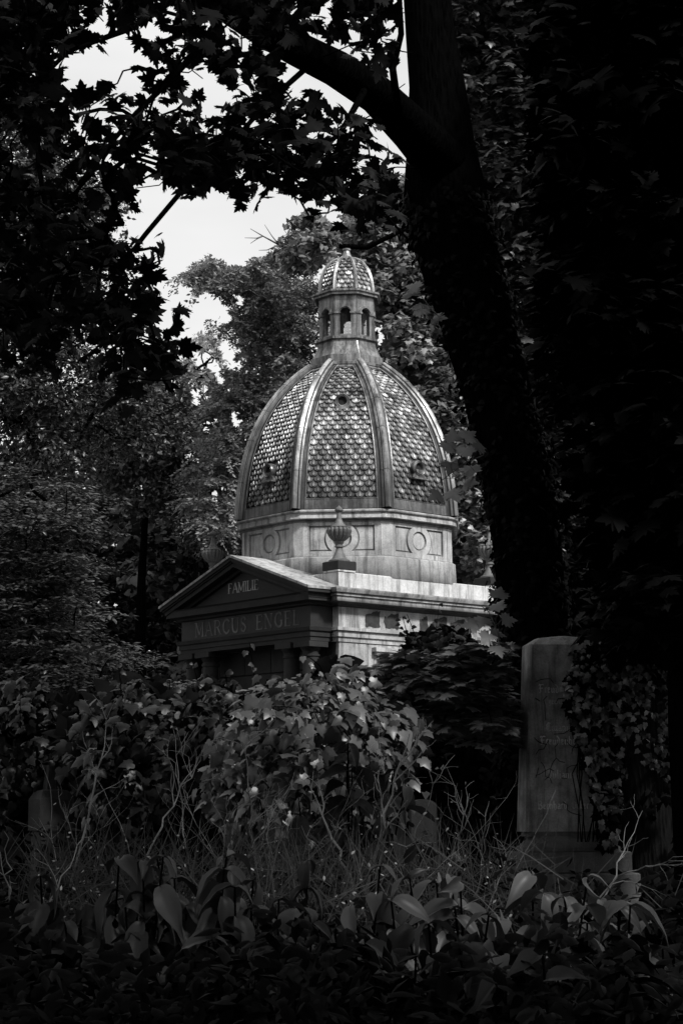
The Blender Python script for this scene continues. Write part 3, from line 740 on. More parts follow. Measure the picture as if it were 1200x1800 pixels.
def leafmesh(name, P, Nn, S, T, tm, mat, rnd=None, smooth=True):
    V, F = tm; n, k = len(P), len(V)
    w = unit(Nn); u = unit(np.cross(T, w)); v = np.cross(w, u)
    co = P[:, None, :]+S[:, None, None]*(V[None, :, 0:1]*u[:, None, :]+V[None, :, 1:2]*v[:, None, :]+V[None, :, 2:3]*w[:, None, :])
    co = co.reshape(-1, 3); idx = (F[None]+(np.arange(n)*k)[:, None, None]).reshape(-1)
    me = bpy.data.meshes.new(name); me.vertices.add(len(co)); me.vertices.foreach_set('co', co.astype('f').ravel())
    me.loops.add(len(idx)); me.loops.foreach_set('vertex_index', idx.astype('i'))
    m = len(idx)//3; me.polygons.add(m); me.polygons.foreach_set('loop_start', np.arange(0, 3*m, 3, dtype='i'))
    try: me.polygons.foreach_set('loop_total', np.full(m, 3, 'i'))
    except Exception: pass
    me.update(calc_edges=True); me.materials.append(mat)
    if smooth: me.polygons.foreach_set('use_smooth', np.ones(m, bool))
    r = R.random(n) if rnd is None else rnd
    a = me.attributes.new('rnd', 'FLOAT', 'POINT'); a.data.foreach_set('value', np.repeat(r, k).astype('f'))
    me.validate(); return me
def sprays(L, C, nper, length, nl, size, droop=.5):
    """drooping feathery sprays: rows of small leaves along short curved twigs"""
    C = np.asarray(C)
    for c0 in C:
        for k in range(nper):
            d_ = unit(R.normal(size=3)*[1, 1, .35]+[0, 0, .1]); s_ = np.linspace(.1, 1, nl)[:, None]; ln = length*R.uniform(.6, 1.3)
            pts = c0+d_*s_*ln+np.array([0, 0, -1])*droop*ln*s_**2
            tg = unit(d_+np.array([0, 0, -2*droop])*s_); sd_ = unit(np.cross(tg, np.array([0, 0, 1.]))); sg = np.where(np.arange(nl) % 2, 1, -1)[:, None]
            L.add(pts, np.cross(tg, sd_)+R.normal(size=pts.shape)*.5, size*R.uniform(.7, 1.3, nl), tg*.8+sd_*sg+R.normal(size=pts.shape)*.25)
def sph(n): return unit(R.normal(size=(n, 3)))
def clusters(L, C, rad_, per, size, flat=.6, up=.7, out=.4, spread=.5, jit=.25):
    """leaves around cluster centres"""
    C = np.asarray(C); rad_ = np.broadcast_to(rad_, (len(C),)); n = len(C)*per
    i = np.repeat(np.arange(len(C)), per); d = sph(n); rr = R.random(n)**.45
    off = d*(rad_[i]*rr)[:, None]; off[:, 2] *= flat
    Nn = np.array([0, 0, up])+d*out+R.normal(size=(n, 3))*spread
    L.add(C[i]+off, Nn, size*(1+R.normal(size=n)*jit).clip(.4, 1.8), None, (R.random(len(C))[i]*.55+R.random(n)*.45)**1.3)
def limbs(mb, roots, C, r_tip=.006, r_base=.05, jit=.06, sides=5, maxr=.3):
    """connect every cluster centre to the nearest wood already placed (roots: list of 3-D points)"""
    nodes = [np.array(p, float) for p in roots]; par = [-1]*len(nodes); cnt = [0]*len(nodes); nr = len(nodes)
    A = np.array(roots); d0 = np.array([np.min(np.linalg.norm(A-c, axis=1)) for c in C]); ordr = np.argsort(d0); depth = [0]*nr
    arr = np.array(nodes)
    for i in ordr:
        dd = np.linalg.norm(arr-C[i], axis=1)+.15*np.array(depth)*.3
        # prefer attachment points nearer the trunk
        k = int(np.argmin(dd)); nodes.append(C[i]); par.append(k); depth.append(depth[k]+1); cnt.append(0); arr = np.vstack([arr, C[i]])
    for i in range(len(nodes)-1, nr-1, -1):
        cnt[i] += 1
        if par[i] >= 0: cnt[par[i]] += cnt[i]
    for i in range(nr, len(nodes)):
        a, b = nodes[par[i]], nodes[i]; L_ = np.linalg.norm(b-a)
        r1 = min(r_tip*cnt[i]**.5, r_base); r0 = min(r_tip*(cnt[i]+1)**.5*1.1, r_base*1.1)
        m1 = a*.66+b*.34+R.normal(size=3)*L_*jit+np.array([0, 0, .06*L_]); m2 = a*.33+b*.67+R.normal(size=3)*L_*jit+np.array([0, 0, .05*L_])
        mb.tube([a, m1, m2, b], [r0, (2*r0+r1)/3, (r0+2*r1)/3, r1], sides, caps=False)
def spoly(poly, n, Y0, Y1, dens=None):
    """random points inside a picture polygon at depths Y0..Y1"""
    xs = [p_[0] for p_ in poly]; ys = [p_[1] for p_ in poly]; out = []
    while len(out) < n:
        x = R.uniform(min(xs), max(xs), n*2); y = R.uniform(min(ys), max(ys), n*2); k = inpoly(x, y, poly)
        if dens is not None: k &= R.random(len(x)) < dens(x, y)
        out += list(zip(x[k], y[k]))
    out = np.array(out[:n]); Y = R.uniform(Y0, Y1, n); return at(out[:, 0], out[:, 1], Y)
SKYGAP = [[(278, 318), (300, 335), (345, 352), (400, 378), (452, 372), (500, 352), (545, 350), (585, 365), (612, 395), (590, 415), (575, 390), (540, 372), (500, 395), (480, 430), (450, 452), (430, 470), (405, 470), (375, 445), (345, 462), (318, 480), (305, 490), (296, 455), (284, 405), (272, 370)],
          [(108, 120), (128, 95), (165, 92), (188, 110), (190, 140), (172, 165), (150, 165), (122, 150)],
          [(328, 130), (352, 122), (372, 138), (362, 168), (340, 172), (326, 155)], [(258, 240), (276, 250), (288, 300), (268, 300), (256, 265)], [(155, 28), (190, 18), (212, 50), (215, 88), (190, 85), (168, 55)],
          [(345, 520), (372, 512), (395, 540), (385, 565), (352, 560)], [(556, 445), (585, 430), (575, 470), (556, 500)], [(228, 598), (262, 596), (268, 660), (240, 650)]]
HAZE = [(310, 505), (350, 500), (430, 520), (425, 640), (440, 760), (420, 900), (350, 880), (318, 780), (290, 660), (240, 650), (230, 590)]
def keepgap(soft=0, gaps=SKYGAP, which=None):
    g0 = keepgap0(soft, gaps, which)
    def f(P):
        k = g0(P); x, y, z = proj(P)
        h = np.sin(x*.071+1.3*np.sin(y*.043))*np.sin(y*.059+1.7*np.sin(x*.037+1))+.6*np.sin(x*.17+y*.11)*np.sin(y*.19-x*.05)
        th = np.where(y < 650, .3, .42)
        return k & ~((z > 28) & inpoly(x, y, HAZE) & (h > th+.12*R.normal(size=len(P))))
    return f
def keepgap0(soft=0, gaps=SKYGAP, which=None):
    def f(P):
        x, y, z = proj(P); k = np.ones(len(P), bool)
        x = x+R.normal(size=len(P))*soft; y = y+R.normal(size=len(P))*soft
        for i, g in enumerate(gaps):
            if which is None or i in which: k &= ~inpoly(x, y, g)
        return k
    return f
def offbuilding(P):  # keep foliage out of the line in front of the mausoleum
    x, y, z = proj(P); poly = [(405, 930), (440, 700), (545, 600), (545, 430), (680, 430), (680, 620), (800, 800), (830, 940), (880, 1010), (880, 1110), (600, 1130), (560, 1130), (440, 1200), (330, 1170), (280, 1090), (345, 1010), (345, 930)]
    return ~inpoly(x, y, poly)
m_lblack = leafmat('maple_leaf_shaded', .002, .020, .6, .06, .05)  # shade put into the colour: near-black twin of the lit maple leaf
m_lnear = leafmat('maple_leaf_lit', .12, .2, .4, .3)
m_lfar = leafmat('far_leaf', .10, .38, .4, .3, .5)
m_lfar2 = leafmat('far_bright_leaf', .2, .5, .38, .35, .6)
m_lleft = leafmat('side_leaf', .012, .06, .38, .12, .5)
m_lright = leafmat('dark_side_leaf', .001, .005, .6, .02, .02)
m_conif = leafmat('feathery_leaf', .09, .33, .45, .25, .4)
m_ivy = leafmat('ivy_leaf', .008, .11, .38, .08, .4, (1.6, .3, 1.3))
m_ivyd = leafmat('dark_ivy_leaf', .002, .015, .42, .05, .2, (1.6, .2, 1.4))
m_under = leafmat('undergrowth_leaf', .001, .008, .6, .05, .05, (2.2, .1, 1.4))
m_broad = leafmat('broad_leaf', .008, .045, .5, .1, .15, (1.7, .2, 1.3))
m_wood = leafmat('forest_leaf', .012, .04, .5, .15, .3)
m_bark = barkmat('dark_bark', .0006, .0022); m_bark2 = barkmat('grey_bark', .05, .14)
m_twig = plain('dry_twig', .3, .7); m_twigd = plain('dull_twig', .08, .8)

# ------------------------------------------------------------------ ground
gm = stone('forest_soil', .01, .03, .1, .5, 1.0)
g = MB(); n = 70
xs = np.concatenate([np.linspace(-300, -22, 8), np.linspace(-20, 20, 42), np.linspace(22, 300, 8)]); ys = np.concatenate([np.linspace(-60, -2, 8), np.linspace(0, 60, 50), np.linspace(65, 400, 10)])
gh = lambda x, y: .12*math.sin(x*.7+1)*math.cos(y*.5)+.06*math.sin(x*1.9+y*1.3)
g.add([(x, y, (gh(x, y)-.1) if (abs(x) < 20 and 0 < y < 60) else -.1) for y in ys for x in xs], [(j*len(xs)+i, j*len(xs)+i+1, (j+1)*len(xs)+i+1, (j+1)*len(xs)+i) for j in range(len(ys)-1) for i in range(len(xs)-1)])
g.build('ground', gm, None, True, kind='structure')

# ------------------------------------------------------------------ distant wood behind everything
def tree(name, label, cat, base, top, r0, C, crad, per, size, tm, mat, bark=None, group=None, keep=None, roots=None, tip=.01, rb=.08, spray=None, **kw):
    t = thing(name, label, cat, tuple(base), 0, group); b = np.array(base, float)
    tr = MB(); pts = [b+(np.array(top)-b)*s_+np.array([math.sin(s_*5+b[0])*.12, math.cos(s_*4+b[1])*.1, 0])*(s_ > 0) for s_ in np.linspace(0, 1, 9)]
    rr = [r0*(1-.94*s_)*(1.35 if s_ == 0 else 1) for s_ in np.linspace(0, 1, 9)]
    tr.tube([p_-b for p_ in pts], rr, 10)
    if keep is not None and len(C): C = C[keep(C)]
    rt = pts[2:] if roots is None else roots
    dense = [rt[i]*(1-f)+rt[i+1]*f for i in range(len(rt)-1) for f in (0, .25, .5, .75)]+[rt[-1]]
    limbs(tr, [p_-b for p_ in dense], C-b, tip, rb)
    tr.build('trunk', bark or m_bark, t, True)
    L = Leaves()
    if spray: sprays(L, C-b, *spray)
    else: clusters(L, C-b, crad, per, size, **kw)
    kk = (lambda P: keep(P+b)) if keep is not None else None
    L.build('crown', tm, mat, t, kk)
    return t
fl = ['tall dark tree at the far left edge behind the shrubs', 'dark tree far behind the left shrubs, second from the left edge', 'dark tree in the wood beyond the pediment', 'dense tree in the wood hidden behind the porch', 'dense dark tree directly behind the dome', 'dark tree in the wood right of the drum', 'dark tree in the wood behind the leaning trunk', 'dark tree in the far wood at the right edge', 'dark tree beyond the right picture edge']
for i, X in enumerate([-11.5, -8.6, -5.6, -2.6, .6, 3.8, 7, 10, 13]):
    Y = 50+R.uniform(-2, 4); ztop = [15, 13.5, 11.5, 11, 12, 15.5, 18, 19, 19][i]
    n_ = 120; C = np.column_stack([R.normal(X, 1.6, n_), R.normal(Y, 1.2, n_), R.uniform(.8, ztop-1, n_)])
    tree('forest_tree', fl[i], 'tree', (X, Y, 0), (X+R.normal()*.4, Y, ztop-1), .28, C, .95, 95, .22, T_IVY2, m_wood, group='trees of the far wood', keep=lambda P: keepgap(6)(P) & ~(inpoly(*proj(P)[:2], [(270, 540), (440, 540), (425, 940), (330, 880), (300, 720)]) & (R.random(len(P)) < .93)))
wd = Leaves(); P = np.column_stack([R.uniform(-30, 30, 26000), R.uniform(56, 60, 26000), R.uniform(0, 11.5, 26000)]); wd.add(P, np.array([0, -1, .6])+R.normal(size=P.shape)*.5, .5)
wd.build('far_woodland', T_IVY2, m_wood, None, keepgap(5), label='dark mass of far woodland closing the view', category='woodland', kind='stuff')

# feathery tree left of the lantern
FE = [(330, 480), (352, 455), (372, 452), (392, 480), (430, 468), (440, 455), (470, 462), (500, 440), (540, 470), (556, 520), (552, 600), (520, 690), (455, 730), (420, 850), (412, 960), (345, 930), (340, 800), (375, 700), (395, 640), (400, 580), (395, 530), (345, 510)]
C = spoly(FE, 420, 34, 37.5)
# longer horizontal limb tips
tb = at(487, 1420, 35.5); tb[2] = 0; tt2 = at(484, 455, 35.5)
ft = tree('feathery_tree', 'tall feathery grey tree with a pale straight trunk left of the lantern', 'tree', tb, tt2, .17, C, .42, 210, .085, T_OVAL, m_conif, m_bark2, spray=(11, .5, 17, .085, .45), keep=keepgap(2, which=[0, 5, 6, 7]), flat=.55, up=.5, out=.5, spread=.7, tip=.008, rb=.05)
# lower left extension of grey foliage
FL = [(150, 720), (300, 650), (345, 700), (400, 760), (420, 960), (360, 960), (300, 900), (170, 870), (140, 800)]
C = spoly(FL, 260, 37, 41); b_ = at(250, 1420, 39); b_[2] = 0
tree('spreading_tree', 'dark grey spreading tree behind the pediment urn, left of the dome', 'tree', b_, at(265, 700, 39), .22, C, .55, 130, .12, T_OVAL, leafmat('spreading_leaf', .03, .13, .45, .2, .4), keep=keepgap(3), up=.5, spread=.6)
# bright leafy tree right of / behind lantern
FM = [(560, 440), (585, 440), (610, 400), (640, 375), (700, 330), (735, 300), (800, 300), (815, 500), (870, 760), (900, 1010), (790, 1000), (780, 800), (740, 700), (668, 640), (690, 600), (664, 520), (640, 440)]
C = spoly(FM, 460, 34, 38); b_ = at(800, 1420, 36); b_[2] = 0
GAPM = SKYGAP+[[(660, 575), (676, 562), (680, 600), (668, 615)]]
tree('bright_leafy_tree', 'broad bright leafy tree right behind the lantern', 'tree', b_, at(740, 380, 36), .22, C, .45, 150, .115, T_MAPLE_S, m_lfar, keep=lambda P: keepgap(2, GAPM)(P), up=.8, spread=.45)
# tree behind with the boughs above the lantern
FT = [(470, 372), (520, 355), (570, 365), (582, 400), (578, 440), (560, 470), (520, 470), (500, 440), (520, 420), (575, 410), (540, 385), (500, 400)]
C = spoly(FT, 70, 31, 33); b_ = at(900, 1420, 33); b_[2] = 0
tree('leaning_bough_tree', 'thin tree whose leafy bough arches over the sky gap above the lantern', 'tree', b_, at(850, 400, 33), .1, C, .3, 90, .10, T_IVY, m_conif, m_bark, keep=keepgap(1, which=[0]), tip=.007)
# bare branch reaching into the sky gap
bb_ = MB(); B0 = at([600, 560, 520, 490, 462, 440], [462, 447, 437, 430, 415, 402], 32.5)
bb_.tube(B0, [.05, .04, .03, .02, .012, .005], 6)
for s_, (ex, ey) in ((2, (500, 405)), (3, (455, 440)), (3, (465, 395)), (4, (430, 418)), (4, (440, 428)), (2, (470, 455)), (1, (520, 470))):
    a = B0[s_]; e_ = at(ex, ey, 32.4); bb_.tube([a, (a+e_)/2+R.normal(size=3)*.03, e_], [.014, .009, .004], 5)
o_ = bb_.build('bare_branch', m_bark2, None, True, label='bare forked dead branch reaching into the bright sky gap', category='branch')

# bright thin foliage patch between left wood and feathery tree
FB = [(285, 600), (350, 570), (400, 600), (385, 700), (420, 780), (415, 900), (360, 860), (320, 760), (295, 680)]
C = spoly(FB, 150, 44, 47); b_ = at(350, 1420, 46); b_[2] = 0
tree('sunlit_tree', 'pale sunlit thin-leaved tree glowing between the darker left trees', 'tree', b_, at(350, 640, 46), .14, C, .45, 70, .13, T_OVAL, m_lfar2, m_bark, keep=keepgap(2), up=.6)

# left mid-distance trees (dark, fine leaved)
G1 = [(-60, 130), (20, 120), (90, 190), (120, 290), (190, 320), (215, 420), (200, 520), (150, 560), (190, 600), (250, 660), (320, 700), (330, 760), (240, 790), (180, 800), (60, 850), (-60, 900)]
C = spoly(G1, 400, 24, 29); b_ = at(60, 1500, 27); b_[2] = 0
tree('dark_leafy_tree', 'dark fine-leaved tree filling the left edge below the maple leaves', 'tree', b_, at(80, 260, 27), .2, C, .42, 125, .085, T_OVAL, m_lleft, keep=keepgap(3), tip=.008)
G2 = [(-60, 800), (20, 850), (90, 850), (140, 860), (152, 900), (140, 960), (150, 1010), (165, 1080), (190, 1130), (240, 1180), (300, 1210), (300, 1290), (-60, 1290)]
C = spoly(G2, 300, 19, 22); C += np.column_stack([R.normal(size=len(C))*.12, 0*C[:, 0], R.normal(size=len(C))*.12]); b_ = at(40, 1560, 20.5); b_[2] = 0
tree('layered_shrub', 'tall shrub of layered pinnate leaves with light edges at the left edge', 'shrub', b_, at(60, 900, 20.5), .1, C, .36, 110, .08, T_OVAL, leafmat('layered_leaf', .014, .11, .35, .12, .6), keep=lambda P: offbuilding(P), flat=.16, up=1.2, out=.15, spread=.28, tip=.006)

# ------------------------------------------------------------------ right side trees
D1 = [(770, -40), (1000, -40), (1000, 200), (985, 420), (930, 520), (880, 420), (840, 330), (820, 200), (790, 120)]
C = spoly(D1, 260, 39, 42); b_ = at(1010, 1480, 40); b_[2] = 0
tree('grey_leafed_maple', 'maple with greyish sunlit leaves seen right of the leaning trunk top', 'tree', b_, at(900, 40, 40), .18, C, .62, 95, .19, T_MAPLE, leafmat('greyish_maple_leaf', .02, .085, .4, .2, .4), up=1, spread=.4)
D2 = [(850, 380), (960, 350), (1000, 600), (1110, 820), (1110, 1060), (1040, 1110), (960, 1080), (930, 800)]
C = spoly(D2, 110, 39, 43); b_ = at(985, 1480, 40); b_[2] = 0
tree('slender_maple', 'slender maple glimpsed as grey leaves between the two dark trunks', 'tree', b_, at(990, 420, 40), .12, C, .6, 90, .18, T_MAPLE, leafmat('glimpsed_leaf', .004, .03, .4, .15, .4), up=1, spread=.4)
C1 = [(960, -80), (1320, -80), (1320, 1150), (1110, 1130), (1080, 800), (1000, 600), (960, 300)]
C = spoly(C1, 330, 13, 16.5); b_ = at(1255, 1720, 15); b_[2] = 0
tree('dense_black_maple', 'dense black maple filling the upper right corner', 'tree', b_, at(1200, -60, 15), .3, C, .5, 70, .16, T_MAPLE, m_lright, up=1, spread=.4, keep=lambda P: proj(P)[0] > 945, tip=.012)
# second trunk
t2 = thing('ivy_trunk_tree', 'straight ivy-clad dark trunk at the right edge beside the headstone', 'tree', tuple(at(1150, 1740, 17)*[1, 1, 0]))
b_ = np.array(t2.location); c_ = MB()
pts = [at(x_, y_, 17) for x_, y_ in ((1140, 1760), (1138, 1500), (1132, 1250), (1128, 1000), (1122, 700), (1110, 400), (1110, 100), (1100, -300))]
c_.tube([p_-b_ for p_ in pts], [.3, .235, .22, .22, .21, .2, .2, .19], 16); c_.build('trunk', barkmat('right_bark', .002, .008), t2, True)
L = Leaves(); PP = []
for a, b2 in zip(pts[1:-1], pts[2:]):
    n_ = 900; s_ = R.random(n_)[:, None]; th_ = R.uniform(PI, 2*PI, n_); c0 = a*(1-s_)+b2*s_; d_ = np.column_stack([np.cos(th_), np.sin(th_), np.zeros(n_)])
    L.add(c0+d_*(.24+R.random(n_)[:, None]*.12)-b_, d_+R.normal(size=(n_, 3))*.4+[0, 0, .4], .07)
L.build('ivy', T_IVY, m_lright, t2, keep=lambda P: (P+b_)[:, 2] > 2.6)

# ------------------------------------------------------------------ the big leaning maple
main = thing('leaning_maple', 'great leaning maple trunk with ivy and a limb arching over the clearing', 'tree', tuple(at(930, 1740, 17.2)*[1, 1, 0]))
mb_ = np.array(main.location); tk = MB()
path = [(942, 1800, 76), (938, 1600, 68), (940, 1400, 62), (942, 1250, 60), (938, 1100, 60), (926, 960, 61), (904, 825, 62), (873, 690, 62), (838, 568, 66), (800, 430, 76), (782, 350, 78), (774, 250, 62), (768, 150, 52), (756, 60, 46), (745, -60, 42), (735, -200, 36)]
P_ = [at(x_, y_, 17.2)-mb_ for x_, y_, w_ in path]; W_ = [w_*17.2/FPX for x_, y_, w_ in path]
tk.tube(P_, W_, 20)
limb = [(790, 300, 50, 17.2), (730, 235, 42, 16.4), (660, 165, 36, 15.4), (590, 120, 34, 14.3), (520, 85, 32, 13.2), (450, 45, 30, 12.6), (380, 0, 28, 12), (300, -60, 24, 11.5)]
LP = [at(x_, y_, Y_)-mb_ for x_, y_, w_, Y_ in limb]; tk.tube(LP, [w_*Y_/FPX for x_, y_, w_, Y_ in limb], 14)
sub = [[(400, 15, 8, 12.2), (345, 90, 7, 12), (295, 145, 6, 11.8), (240, 198, 5, 11.6), (180, 270, 4, 11.4), (138, 324, 3, 11.2)],
       [(330, -20, 9, 11.6), (230, 50, 6, 11.3), (120, 90, 4.5, 11), (40, 170, 4, 10.8), (-40, 240, 3, 10.6)],
       [(250, 190, 4.5, 11.6), (220, 300, 4, 11.4), (190, 400, 3.5, 11.2), (170, 520, 3, 11), (190, 640, 2, 11)],
       [(640, 160, 7, 14), (600, 230, 5, 13.5), (540, 290, 4, 13), (470, 320, 3, 12.6)], [(560, 100, 6, 13.5), (470, 180, 5, 13), (400, 260, 4, 12.5), (370, 320, 2, 12.3)],
       [(60, 160, 6, 10.9), (70, 300, 5, 10.7), (90, 420, 4, 10.6), (80, 540, 3, 10.5)], [(700, 200, 8, 14.4), (690, 120, 7, 14), (705, 60, 6, 13.8), (700, -40, 5, 13.6)]]
roots = [P_[k]+mb_ for k in range(9, 16)]+[p_+mb_ for p_ in LP]
for s_ in sub:
    q_ = [at(x_, y_, Y_)-mb_ for x_, y_, w_, Y_ in s_]; tk.tube(q_, [w_*Y_/FPX for x_, y_, w_, Y_ in s_], 7); roots += [(a*(1-f)+b2*f)+mb_ for a, b2 in zip(q_[:-1], q_[1:]) for f in (0, .33, .66)]
# density map of the near leaves, 40 px cells (rows from y=0, columns from x=0)
DM = ["666645466677655555", "765432246666654445", "755321345555443445", "654333344445544444", "665544333344444445", "666654444444444455",
      "666656655554555455", "666556266445555555", "666655104244455455", "567665000024444434", "677666000000001003", "677765500000000000", "666676600000000000", "565555630000000000",
      "445456540000000000", "333344550000000000", "222333430000000000", "001123200000000000"]
def dens(x, y):
    i = np.clip((y/40).astype(int), 0, len(DM)-1); j = np.clip((x/40).astype(int), 0, 17); D_ = np.array([[int(c_) for c_ in r_] for r_ in DM])/9.
    d_ = D_[i, j]; d_[y < 0] = .8
    ld = np.full(x.shape, 1e9); lim_ = [(790, 300), (730, 235), (660, 165), (590, 120), (520, 85), (450, 45), (380, 0)]
    for (ax_, ay_), (bx_, by_) in zip(lim_[:-1], lim_[1:]):
        tt_l = np.clip(((x-ax_)*(bx_-ax_)+(y-ay_)*(by_-ay_))/((bx_-ax_)**2+(by_-ay_)**2), 0, 1); ld = np.minimum(ld, np.hypot(x-ax_-tt_l*(bx_-ax_), y-ay_-tt_l*(by_-ay_)))
    d_ = np.where(ld < 42, d_*.5, np.where(ld < 105, d_*.74, d_*.95)); d_[x > 735] = 0; d_ = np.where((x < 260) & (y > 190) & (y < 520), d_*.66, d_); return np.where(d_ < .25, d_*.15, d_)**1.5
CA = spoly([(-80, -90), (880, -90), (880, 720), (-80, 720)], 470, 9.6, 13.5, dens)
kg = keepgap(3, which=[0, 1, 2, 3, 4])
xx, yy, _ = proj(CA)
CA = CA[keepgap(0, which=[0, 1])(CA)]
limbs(tk, [r_-mb_ for r_ in roots], CA-mb_, .0035, .03, .08)
tk.build('trunk', m_bark, main, True)
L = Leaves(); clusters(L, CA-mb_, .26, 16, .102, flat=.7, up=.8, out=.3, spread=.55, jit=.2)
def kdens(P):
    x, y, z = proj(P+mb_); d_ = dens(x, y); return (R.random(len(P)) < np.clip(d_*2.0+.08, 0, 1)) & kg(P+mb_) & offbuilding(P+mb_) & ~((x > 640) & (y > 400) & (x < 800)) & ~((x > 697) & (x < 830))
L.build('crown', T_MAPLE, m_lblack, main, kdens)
# ivy up the leaning trunk
L = Leaves()
for a, b2, r_ in zip(P_[2:10], P_[3:11], W_[2:10]):
    n_ = 380; s_ = R.random(n_)[:, None]; th_ = R.uniform(.6*PI, 2.1*PI, n_); c0 = a*(1-s_)+b2*s_; d_ = np.column_stack([np.cos(th_), np.sin(th_), np.zeros(n_)])
    L.add(c0+d_*(r_+.01+R.random(n_)[:, None]**2*.10), d_+R.normal(size=(n_, 3))*.4+[0, 0, .3], .075)
L.build('ivy', T_IVY, m_lright, main, keep=lambda P: R.random(len(P)) < .25+.75*(np.sin(P[:, 2]*5+P[:, 0]*9) > -.1))
# bright maple sprigs by the trunk
def sprig(name, label, stemp, spots, Y, size, mat, n_each=1, rstem=.006):
    b_ = at(*stemp[0], Y); t_ = thing(name, label, 'branch', tuple(b_)); m_ = MB(); q_ = [at(x_, y_, Y)-b_ for x_, y_ in stemp]; m_.tube(q_, np.linspace(rstem, .003, len(q_)), 5)
    L = Leaves()
    for x_, y_ in spots:
        e_ = at(x_, y_, Y+R.uniform(-.3, .3))-b_; k_ = int(np.argmin([np.linalg.norm(e_-a) for a in q_])); m_.tube([q_[k_], (q_[k_]+e_)/2, e_], .002, 4)
        L.add(e_[None], np.array([[R.normal()*.3, -.75+R.normal()*.2, .6]]), size, np.array([[R.normal(), R.normal()*.3, R.normal()]]))
    m_.build('twig', m_bark2, t_); L.build('leaves', T_MAPLE, mat, t_)
sprig('maple_sprig', 'bright maple leaf sprig hanging in front of the right side of the dome', [(850, 800), (820, 812), (795, 830), (775, 845)], [(800, 775), (780, 788), (815, 770), (792, 812), (808, 822), (830, 795), (790, 862), (775, 868), (815, 850), (845, 780), (835, 830), (800, 795)], 14.2, .145, m_lnear)
sprig('maple_sprig', 'pale maple leaf sprig at the right end of the mausoleum cornice', [(880, 1150), (870, 1100), (858, 1075), (845, 1065)], [(868, 1072), (850, 1085), (838, 1098), (862, 1110), (875, 1050), (882, 1088), (845, 1120), (870, 1135)], 14.2, .14, m_lnear)
sprig('maple_sprig', 'grey maple sprig beside the trunk at lantern height', [(775, 560), (755, 540), (740, 520)], [(735, 505), (745, 535), (722, 520), (760, 560), (728, 545)], 14.2, .14, leafmat('sprig_leaf', .05, .1, .4, .2))

# unseen tree crowns added overhead and behind the viewer to shade the foreground
cn = ['maple whose crown closes overhead above the viewer', 'tree crown overhead to the right of the viewer', 'tree crown overhead to the left of the viewer', 'tree standing behind the viewer', 'tree behind the viewer to the right']
for i, (x_, y_, R_, z_) in enumerate(((0, 2.8, 4.4, 8.6), (10.5, 3, 5, 9.5), (-9, 8, 5, 9.5), (2.5, -4.5, 5.5, 8), (10, -6, 5.5, 8.5))):
    n_ = 170; d_ = sph(n_)*R.random(n_)[:, None]**.4; C = np.array([x_, y_, z_])+d_*[R_, R_, 2.6]
    bx = x_+(4.5 if i == 0 else 0); by = y_-(5 if i == 0 else 0)
    def kc(P):
        a, b2, z2 = proj(P); return ~((z2 > 0) & (a > -80) & (a < 1280) & (b2 > -80) & (b2 < 1900))
    tree('canopy_tree', cn[i], 'tree', (bx, by, 0), (x_, y_, z_), .28, C, .95, 55, .42, T_IVY2, m_lblack, keep=kc, up=1.2, out=.2, spread=.35)
m_ub = m_broad; m_bb = leafmat('lighter_broad_leaf', .02, .07, .45, .12, .25, (2.5, .3, 1.3)); m_ud = m_under
# ------------------------------------------------------------------ headstone and small graves
hs = thing('headstone', 'tall tapering headstone with worn gothic lettering, half covered by ivy', 'headstone', (0, 0, 0))
YH = 16.0; hc = at(998, 1500, YH); hs.location = (hc[0], YH, 0); hs.rotation_euler = (0, 0, rad(10))
Hz = lambda py: zat(hc[0], YH-.3, py)
m_slab = stone('headstone_slate', .13, .38, .75, .6, .85, dirt=.8); m_plinth = stone('plinth_slate', .08, .15, .5, .5, .9, dirt=.6)
pm2 = FPX/16.0
z_s0, z_s1 = Hz(1462), Hz(1130)
wb, wt = 83/pm2, 67/pm2
s = MB(); dep = .16
def rr_(w, d_, z): b = .018; return [(-w+b, -d_, z), (w-b, -d_, z), (w, -d_+b, z), (w, d_-b, z), (w-b, d_, z), (-w+b, d_, z), (-w, d_-b, z), (-w, -d_+b, z)]
s.loft([rr_(wb, dep, z_s0), rr_(wt, dep*.86, z_s1), rr_(wt*.72, dep*.5, z_s1+.06), rr_(wt*.1, .03, z_s1+.085)]); s.build('slab', m_slab, hs)
bsn = MB()
bsn.loft([rr_(wb-.03, dep-.03, z_s0-.04), rr_(wb-.03, dep-.03, z_s0-.002)]); bsn.loft([rr_(wb*.98, dep*1.3, Hz(1497)), rr_(wb*.98, dep*1.3, Hz(1490)), rr_(wb*.8, dep, Hz(1476)), rr_(wb*.8, dep, z_s0-.041)])
bsn.build('base', m_plinth, hs)
ped = MB(); ped.box(-wb*1.15, wb*1.15, -.28, .28, Hz(1535), Hz(1498), .01); ped.box(-wb*1.28, wb*1.28, -.33, .33, -.1, Hz(1536), .012); ped.build('plinth', m_plinth, hs)
gt = MB()
for text, py, h in (('Freudenberg', 1212, 15), ('gewidmet', 1232, 11), ('Emanuel', 1280, 15), ('Freudenberg', 1304, 15), ('Julianne', 1364, 15), ('Bernhard Ocker', 1418, 14)):
    zz = Hz(py+4); f = (zz-z_s0)/(z_s1-z_s0); yf = -(dep*(1-f)+dep*.86*f)
    BLK2 = dict(BLK); 
    for ch in 'JBOFE': pass
    tot = sum(BLK2[c_][0] for c_ in text) if all(c_ in BLK2 for c_ in text) else 0
    hh = h/pm2*1.0; ox = -.08
    write(gt, text, BLK2, hh, .0085, .004, ox, lambda u, v, o, zz=zz, yf=yf: (u, yf-.0003-o+v*.013, zz+v), depth=.002, track=.02)
gt.build('inscription', plain('worn_lettering', .42, .6, worn=True), hs)
